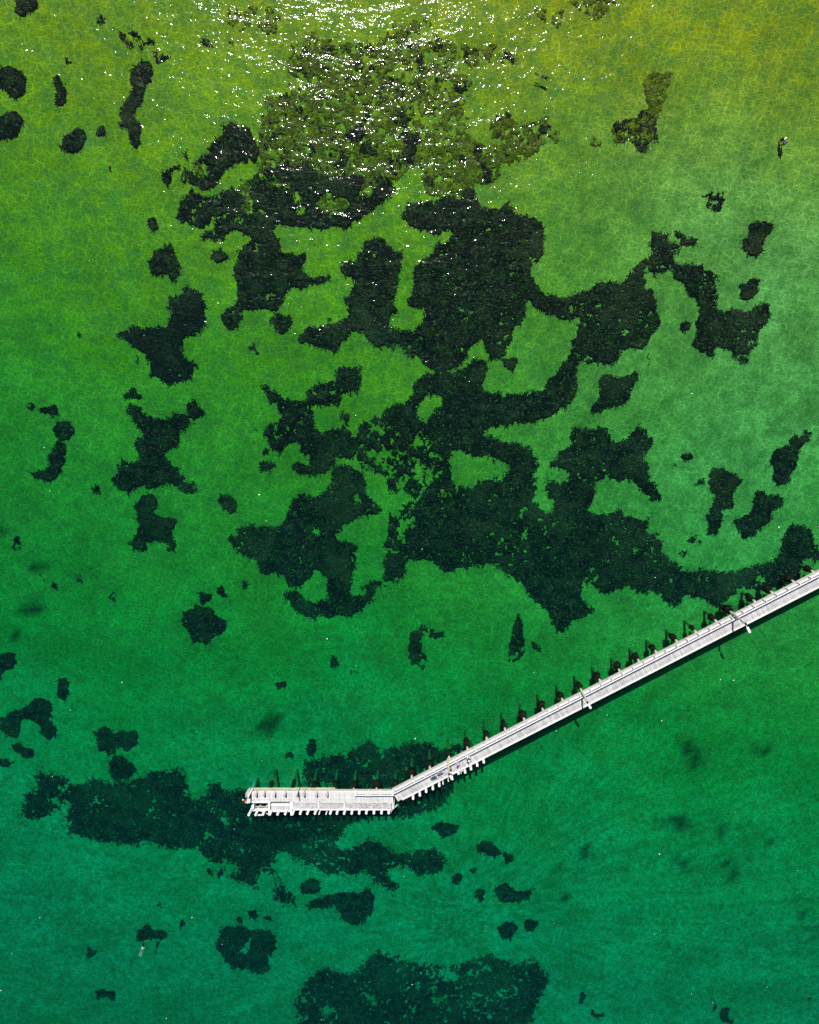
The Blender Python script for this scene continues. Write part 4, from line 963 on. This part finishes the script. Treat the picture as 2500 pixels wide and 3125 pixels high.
def person(loc, yaw, label, shirt, trousers, hat=None, hair=M_HAIR, pose='stand', group='people on and around the pier', skin=M_SKIN, scale=1.0):
    r = empty('person', loc); r.rotation_euler = (0, 0, yaw); r.scale = (scale,) * 3
    tag(r, label, 'person', group)
    # facing +Y, standing height 1.72
    J = {'pelvis': ((0, 0, 0.93), (0.15, 0.11)), 'waist': ((0, 0.0, 1.08), (0.135, 0.10)), 'chest': ((0, 0.01, 1.28), (0.165, 0.115)), 'neck0': ((0, 0, 1.43), (0.075, 0.07)),
         'neck': ((0, 0.01, 1.50), (0.055, 0.058)), 'head0': ((0, 0.025, 1.575), (0.075, 0.09)), 'head': ((0, 0.02, 1.66), (0.078, 0.095)), 'crown': ((0, 0.005, 1.705), (0.05, 0.06))}
    E = [('pelvis', 'waist'), ('waist', 'chest'), ('chest', 'neck0'), ('neck0', 'neck'), ('neck', 'head0'), ('head0', 'head'), ('head', 'crown')]
    for sd, x in (('l', -1), ('r', 1)):
        st = 0.06 if sd == 'l' else -0.05
        J['hip' + sd] = ((x * 0.09, 0, 0.88), (0.09, 0.09)); J['knee' + sd] = ((x * 0.11, st, 0.49), (0.06, 0.062)); J['ank' + sd] = ((x * 0.12, st - 0.02, 0.09), (0.042, 0.045))
        J['toe' + sd] = ((x * 0.14, st + 0.15, 0.035), (0.045, 0.03))
        J['sh' + sd] = ((x * 0.185, 0, 1.40), (0.062, 0.062))
        if pose == 'lean':
            J['el' + sd] = ((x * 0.27, 0.14, 1.18), (0.045, 0.045)); J['wr' + sd] = ((x * 0.20, 0.36, 1.04), (0.032, 0.032)); hdir = Vector((x * -0.02, 0.09, 0.0))
        else:
            J['el' + sd] = ((x * 0.27, -0.02, 1.12), (0.045, 0.045)); J['wr' + sd] = ((x * 0.29, 0.06, 0.88), (0.032, 0.032)); hdir = Vector((0, 0.03, -0.09))
        w = Vector(J['wr' + sd][0]); J['palm' + sd] = (tuple(w + hdir * 0.75), (0.036, 0.02))
        for f in range(4):
            off = Vector((0.0, 0.024 * (f - 1.5), 0)) if pose != 'lean' else Vector((0.022 * (f - 1.5), 0, 0))
            J[f'f{f}a' + sd] = (tuple(w + hdir * 1.3 + off), 0.0095); J[f'f{f}b' + sd] = (tuple(w + hdir * (1.85 - 0.08 * abs(f - 1.3)) + off + Vector((0, 0.012, -0.012))), 0.008)
            E += [('palm' + sd, f'f{f}a' + sd), (f'f{f}a' + sd, f'f{f}b' + sd)]
        J['th' + sd] = (tuple(w + hdir * 0.9 + Vector((-x * 0.045, 0.03, 0))), 0.011); E.append(('palm' + sd, 'th' + sd))
        E += [('pelvis', 'hip' + sd), ('hip' + sd, 'knee' + sd), ('knee' + sd, 'ank' + sd), ('ank' + sd, 'toe' + sd), ('chest', 'sh' + sd), ('sh' + sd, 'el' + sd), ('el' + sd, 'wr' + sd), ('wr' + sd, 'palm' + sd)]
    skin_mesh('body', J, E, skin, r)
    g = lambda k, d: (J[k][0], tuple(q + d for q in J[k][1]))
    mid = lambda a, b, f, rr: (tuple(Vector(J[a][0]).lerp(Vector(J[b][0]), f)), (rr, rr))
    S = {'waist': g('pelvis', 0.025), 'w2': g('waist', 0.02), 'chest': g('chest', 0.018), 'n': ((0, 0, 1.44), (0.085, 0.08))}
    Es = [('waist', 'w2'), ('w2', 'chest'), ('chest', 'n')]
    for sd in 'lr':
        S['s' + sd] = g('sh' + sd, 0.015); S['e' + sd] = mid('sh' + sd, 'el' + sd, 0.75, 0.064); Es += [('chest', 's' + sd), ('s' + sd, 'e' + sd)]
    skin_mesh('shirt', S, Es, shirt, r, 'waist')
    T = {'p': ((0, 0, 0.97), (0.165, 0.125))}; Et = []
    for sd in 'lr':
        T['h' + sd] = g('hip' + sd, 0.015); T['k' + sd] = g('knee' + sd, 0.02); T['a' + sd] = mid('knee' + sd, 'ank' + sd, 0.8, 0.07)
        Et += [('p', 'h' + sd), ('h' + sd, 'k' + sd), ('k' + sd, 'a' + sd)]
    skin_mesh('trousers', T, Et, trousers, r, 'p')
    fm = MB().ball((-0.03, 0.112, 1.635), 0.011, 6).ball((0.03, 0.112, 1.635), 0.011, 6)
    fm.build('eyes', M_BLACK, r)
    MB().ball((0, 0.125, 1.605), 0.018, 6, (0.8, 1.1, 1.3)).build('nose', skin, r)
    MB().ball((0, 0.108, 1.565), 0.022, 6, (1.3, 0.5, 0.3)).build('mouth', M_RED, r)
    for x in (-1, 1): MB().ball((x * 0.082, 0.01, 1.62), 0.028, 6, (0.4, 0.8, 1.2)).build('ear', skin, r)
    MB().ball((0, -0.008, 1.672), 0.097, 10, (0.95, 1.08, 0.85)).build('hair', hair, r)
    if hat:
        MB().ball((0, 0.0, 1.70), 0.112, 12, (1, 1.05, 0.72)).box((0, 0.13, 1.69), (0.085, 0, 0), (0, 0.07, -0.01), (0, 0, 0.008)).build('cap', hat, r)
    return r

yaw_n = math.atan2(ws.y, ws.x) + math.pi / 2 + math.pi     # facing the railing
s, _ = along(1424, 2296)
person(wk(s, 0.42), yaw_n, 'person in a navy top and white trousers with a white cap, standing at the railing', M_NAVY, M_WCL, M_WCL, pose='lean')
s, _ = along(1367.5, 2326)
person(wk(s, 0.75), yaw_n + 1.2, 'person in dark clothes with a white cap, standing next to the lamp post', M_NAVY, M_NAVY, M_WCL)
s, _ = along(1392, 2314)
person(wk(s, 0.40), yaw_n + 0.3, 'person in a lilac top leaning at the railing between the other two', M_LILAC, M_LILAC, None, pose='lean', scale=0.92)
M_BAG = cloth('white_bag', (0.85, 0.85, 0.86))

# two waders in the shallow north-east
p = at_bed(2378, 433); z = float(bed(*p))
person((float(p[0]), float(p[1]), z), 2.4, 'person in a black wetsuit standing in the shallows, the farther of two waders', M_BLK, M_BLK, M_WCL, hair=M_HAIR)
p = at_bed(2382, 445); z = float(bed(*p))
person((float(p[0]), float(p[1]), z), 0.6, 'person in a blue top standing in the shallows beside the one in black', M_BLUE, M_NAVY, None)

def swimmer(px0, py0, px1, py1, z, L, label, suit, legs, fins, group):
    """face down in the water from head pixel to feet pixel"""
    a, b = at(px0, py0, z), at(px1, py1, z)
    d = (a - b).normalized()
    c = (a + b) / 2
    r = empty('person', c); r.rotation_euler = (0, 0, math.atan2(d.y, d.x) - math.pi / 2); tag(r, label, 'person', group)
    k = L / 3.0
    J = {'pelvis': ((0, 0, 0), (0.15, 0.1)), 'waist': ((0, 0.16, 0.01), (0.13, 0.1)), 'chest': ((0, 0.38, 0.02), (0.17, 0.12)), 'neck': ((0, 0.56, 0.03), (0.06, 0.06)),
         'head': ((0, 0.70, 0.04), (0.085, 0.095)), 'crown': ((0, 0.80, 0.03), (0.05, 0.05))}
    E = [('pelvis', 'waist'), ('waist', 'chest'), ('chest', 'neck'), ('neck', 'head'), ('head', 'crown')]
    for sd, x in (('l', -1), ('r', 1)):
        kk = 0.05 if sd == 'l' else -0.06
        J['hip' + sd] = ((x * 0.09, -0.06, 0), (0.09, 0.09)); J['knee' + sd] = ((x * 0.10, -0.48, kk), (0.06, 0.06)); J['ank' + sd] = ((x * 0.11, -0.88, -kk), (0.04, 0.04)); J['toe' + sd] = ((x * 0.11, -1.06, -kk), (0.04, 0.025))
        J['sh' + sd] = ((x * 0.19, 0.48, 0.02), (0.06, 0.06)); J['el' + sd] = ((x * 0.22, 0.78, -0.04), (0.045, 0.045)); J['wr' + sd] = ((x * 0.12, 1.02, -0.06), (0.032, 0.032))
        w = Vector(J['wr' + sd][0]); J['palm' + sd] = (tuple(w + Vector((-x * 0.01, 0.07, 0))), (0.036, 0.02))
        for f in range(4):
            J[f'f{f}a' + sd] = (tuple(w + Vector((0.022 * (f - 1.5), 0.12, 0))), 0.0095); J[f'f{f}b' + sd] = (tuple(w + Vector((0.024 * (f - 1.5), 0.17 - 0.01 * abs(f - 1.3), -0.01))), 0.008)
            E += [('palm' + sd, f'f{f}a' + sd), (f'f{f}a' + sd, f'f{f}b' + sd)]
        J['th' + sd] = (tuple(w + Vector((-x * 0.05, 0.08, 0))), 0.011)
        E += [('pelvis', 'hip' + sd), ('hip' + sd, 'knee' + sd), ('knee' + sd, 'ank' + sd), ('ank' + sd, 'toe' + sd), ('chest', 'sh' + sd), ('sh' + sd, 'el' + sd), ('el' + sd, 'wr' + sd), ('wr' + sd, 'palm' + sd), ('palm' + sd, 'th' + sd)]
    skin_mesh('body', J, E, M_SKIN, r)
    S = {'a': ((0, 0.02, 0.0), (0.165, 0.12)), 'b': ((0, 0.2, 0.01), (0.15, 0.12)), 'c': ((0, 0.38, 0.02), (0.19, 0.14)), 'd': ((0, 0.54, 0.03), (0.09, 0.085)), 'e': ((0, 0.70, 0.045), (0.105, 0.11)), 'f': ((0, 0.79, 0.04), (0.07, 0.07))}
    Es = [('a', 'b'), ('b', 'c'), ('c', 'd'), ('d', 'e'), ('e', 'f')]
    for sd, x in (('l', -1), ('r', 1)):
        S['s' + sd] = ((x * 0.19, 0.48, 0.02), (0.075, 0.075)); S['e' + sd] = ((x * 0.22, 0.78, -0.04), (0.06, 0.06)); S['w' + sd] = ((x * 0.13, 1.0, -0.06), (0.045, 0.045)); Es += [('e' + sd, 'w' + sd)]; Es += [('c', 's' + sd), ('s' + sd, 'e' + sd)]
    skin_mesh('wetsuit', S, Es, suit, r, 'a')
    T = {'p': ((0, -0.02, 0), (0.17, 0.13))}; Et = []
    for sd, x in (('l', -1), ('r', 1)):
        kk = 0.05 if sd == 'l' else -0.06
        T['h' + sd] = ((x * 0.09, -0.1, 0), (0.11, 0.11)); T['k' + sd] = ((x * 0.10, -0.45, kk * 0.9), (0.085, 0.085)); Et += [('p', 'h' + sd), ('h' + sd, 'k' + sd)]
    skin_mesh('shorts', T, Et, legs, r, 'p')
    for x, kk in ((-1, -0.05), (1, 0.06)):
        MB().box((x * 0.12, -1.08, kk), (0.045, 0, 0), (0, 0.10, 0), (0, 0, 0.035)).box((x * 0.13, -1.45, kk - 0.01), (0.075, 0.01 * x, 0), (0, 0.30, -0.03), (0, 0, 0.012)).build('fin', fins, r)
    MB().box((0, 0.74, -0.055), (0.075, 0, 0), (0, 0.045, 0), (0, 0, 0.025)).build('mask', M_BLACK, r)
    MB().tube([(0.09, 0.72, -0.02), (0.10, 0.68, 0.12), (0.09, 0.64, 0.26)], 0.016, 6).build('snorkel', fins, r)
    r.scale = (k * 1.15, k, k)
    return r
swimmer(447, 2862, 427, 2918, -0.6, 2.9, 'swimmer in a black top and pale green shorts with white fins, by a weed patch', M_BLK, M_MINT, M_FIN, 'people swimming')
swimmer(1668, 239, 1650, 231, -0.12, 2.0, 'lone snorkeller in dark clothes at the surface amid sparse sun sparkles', M_BLK, M_NAVY, M_BLK, 'people swimming')

# ------------------------------------------------------------------ white flecks laid on the surface for sun glints and drifting bits
g = np.random.default_rng(5); nf = 60
px = g.random(nf) * 2500; py = 900 + g.random(nf) ** 0.7 * 2225
m = MB()
for x, y in zip(px, py):
    p = at(float(x), float(y), 0.0); r0 = 0.018 + 0.05 * float(g.random()) ** 2; a0 = float(g.random()) * 3.1
    m.box((p.x, p.y, 0.012), (math.cos(a0) * r0 * 1.5, math.sin(a0) * r0 * 1.5, 0), (-math.sin(a0) * r0, math.cos(a0) * r0, 0), (0, 0, 0.012))
tag(m.build('white_flecks', M_WCL), 'tiny white flecks scattered over the open water for glints and drifting bits', 'foam', kind='stuff')
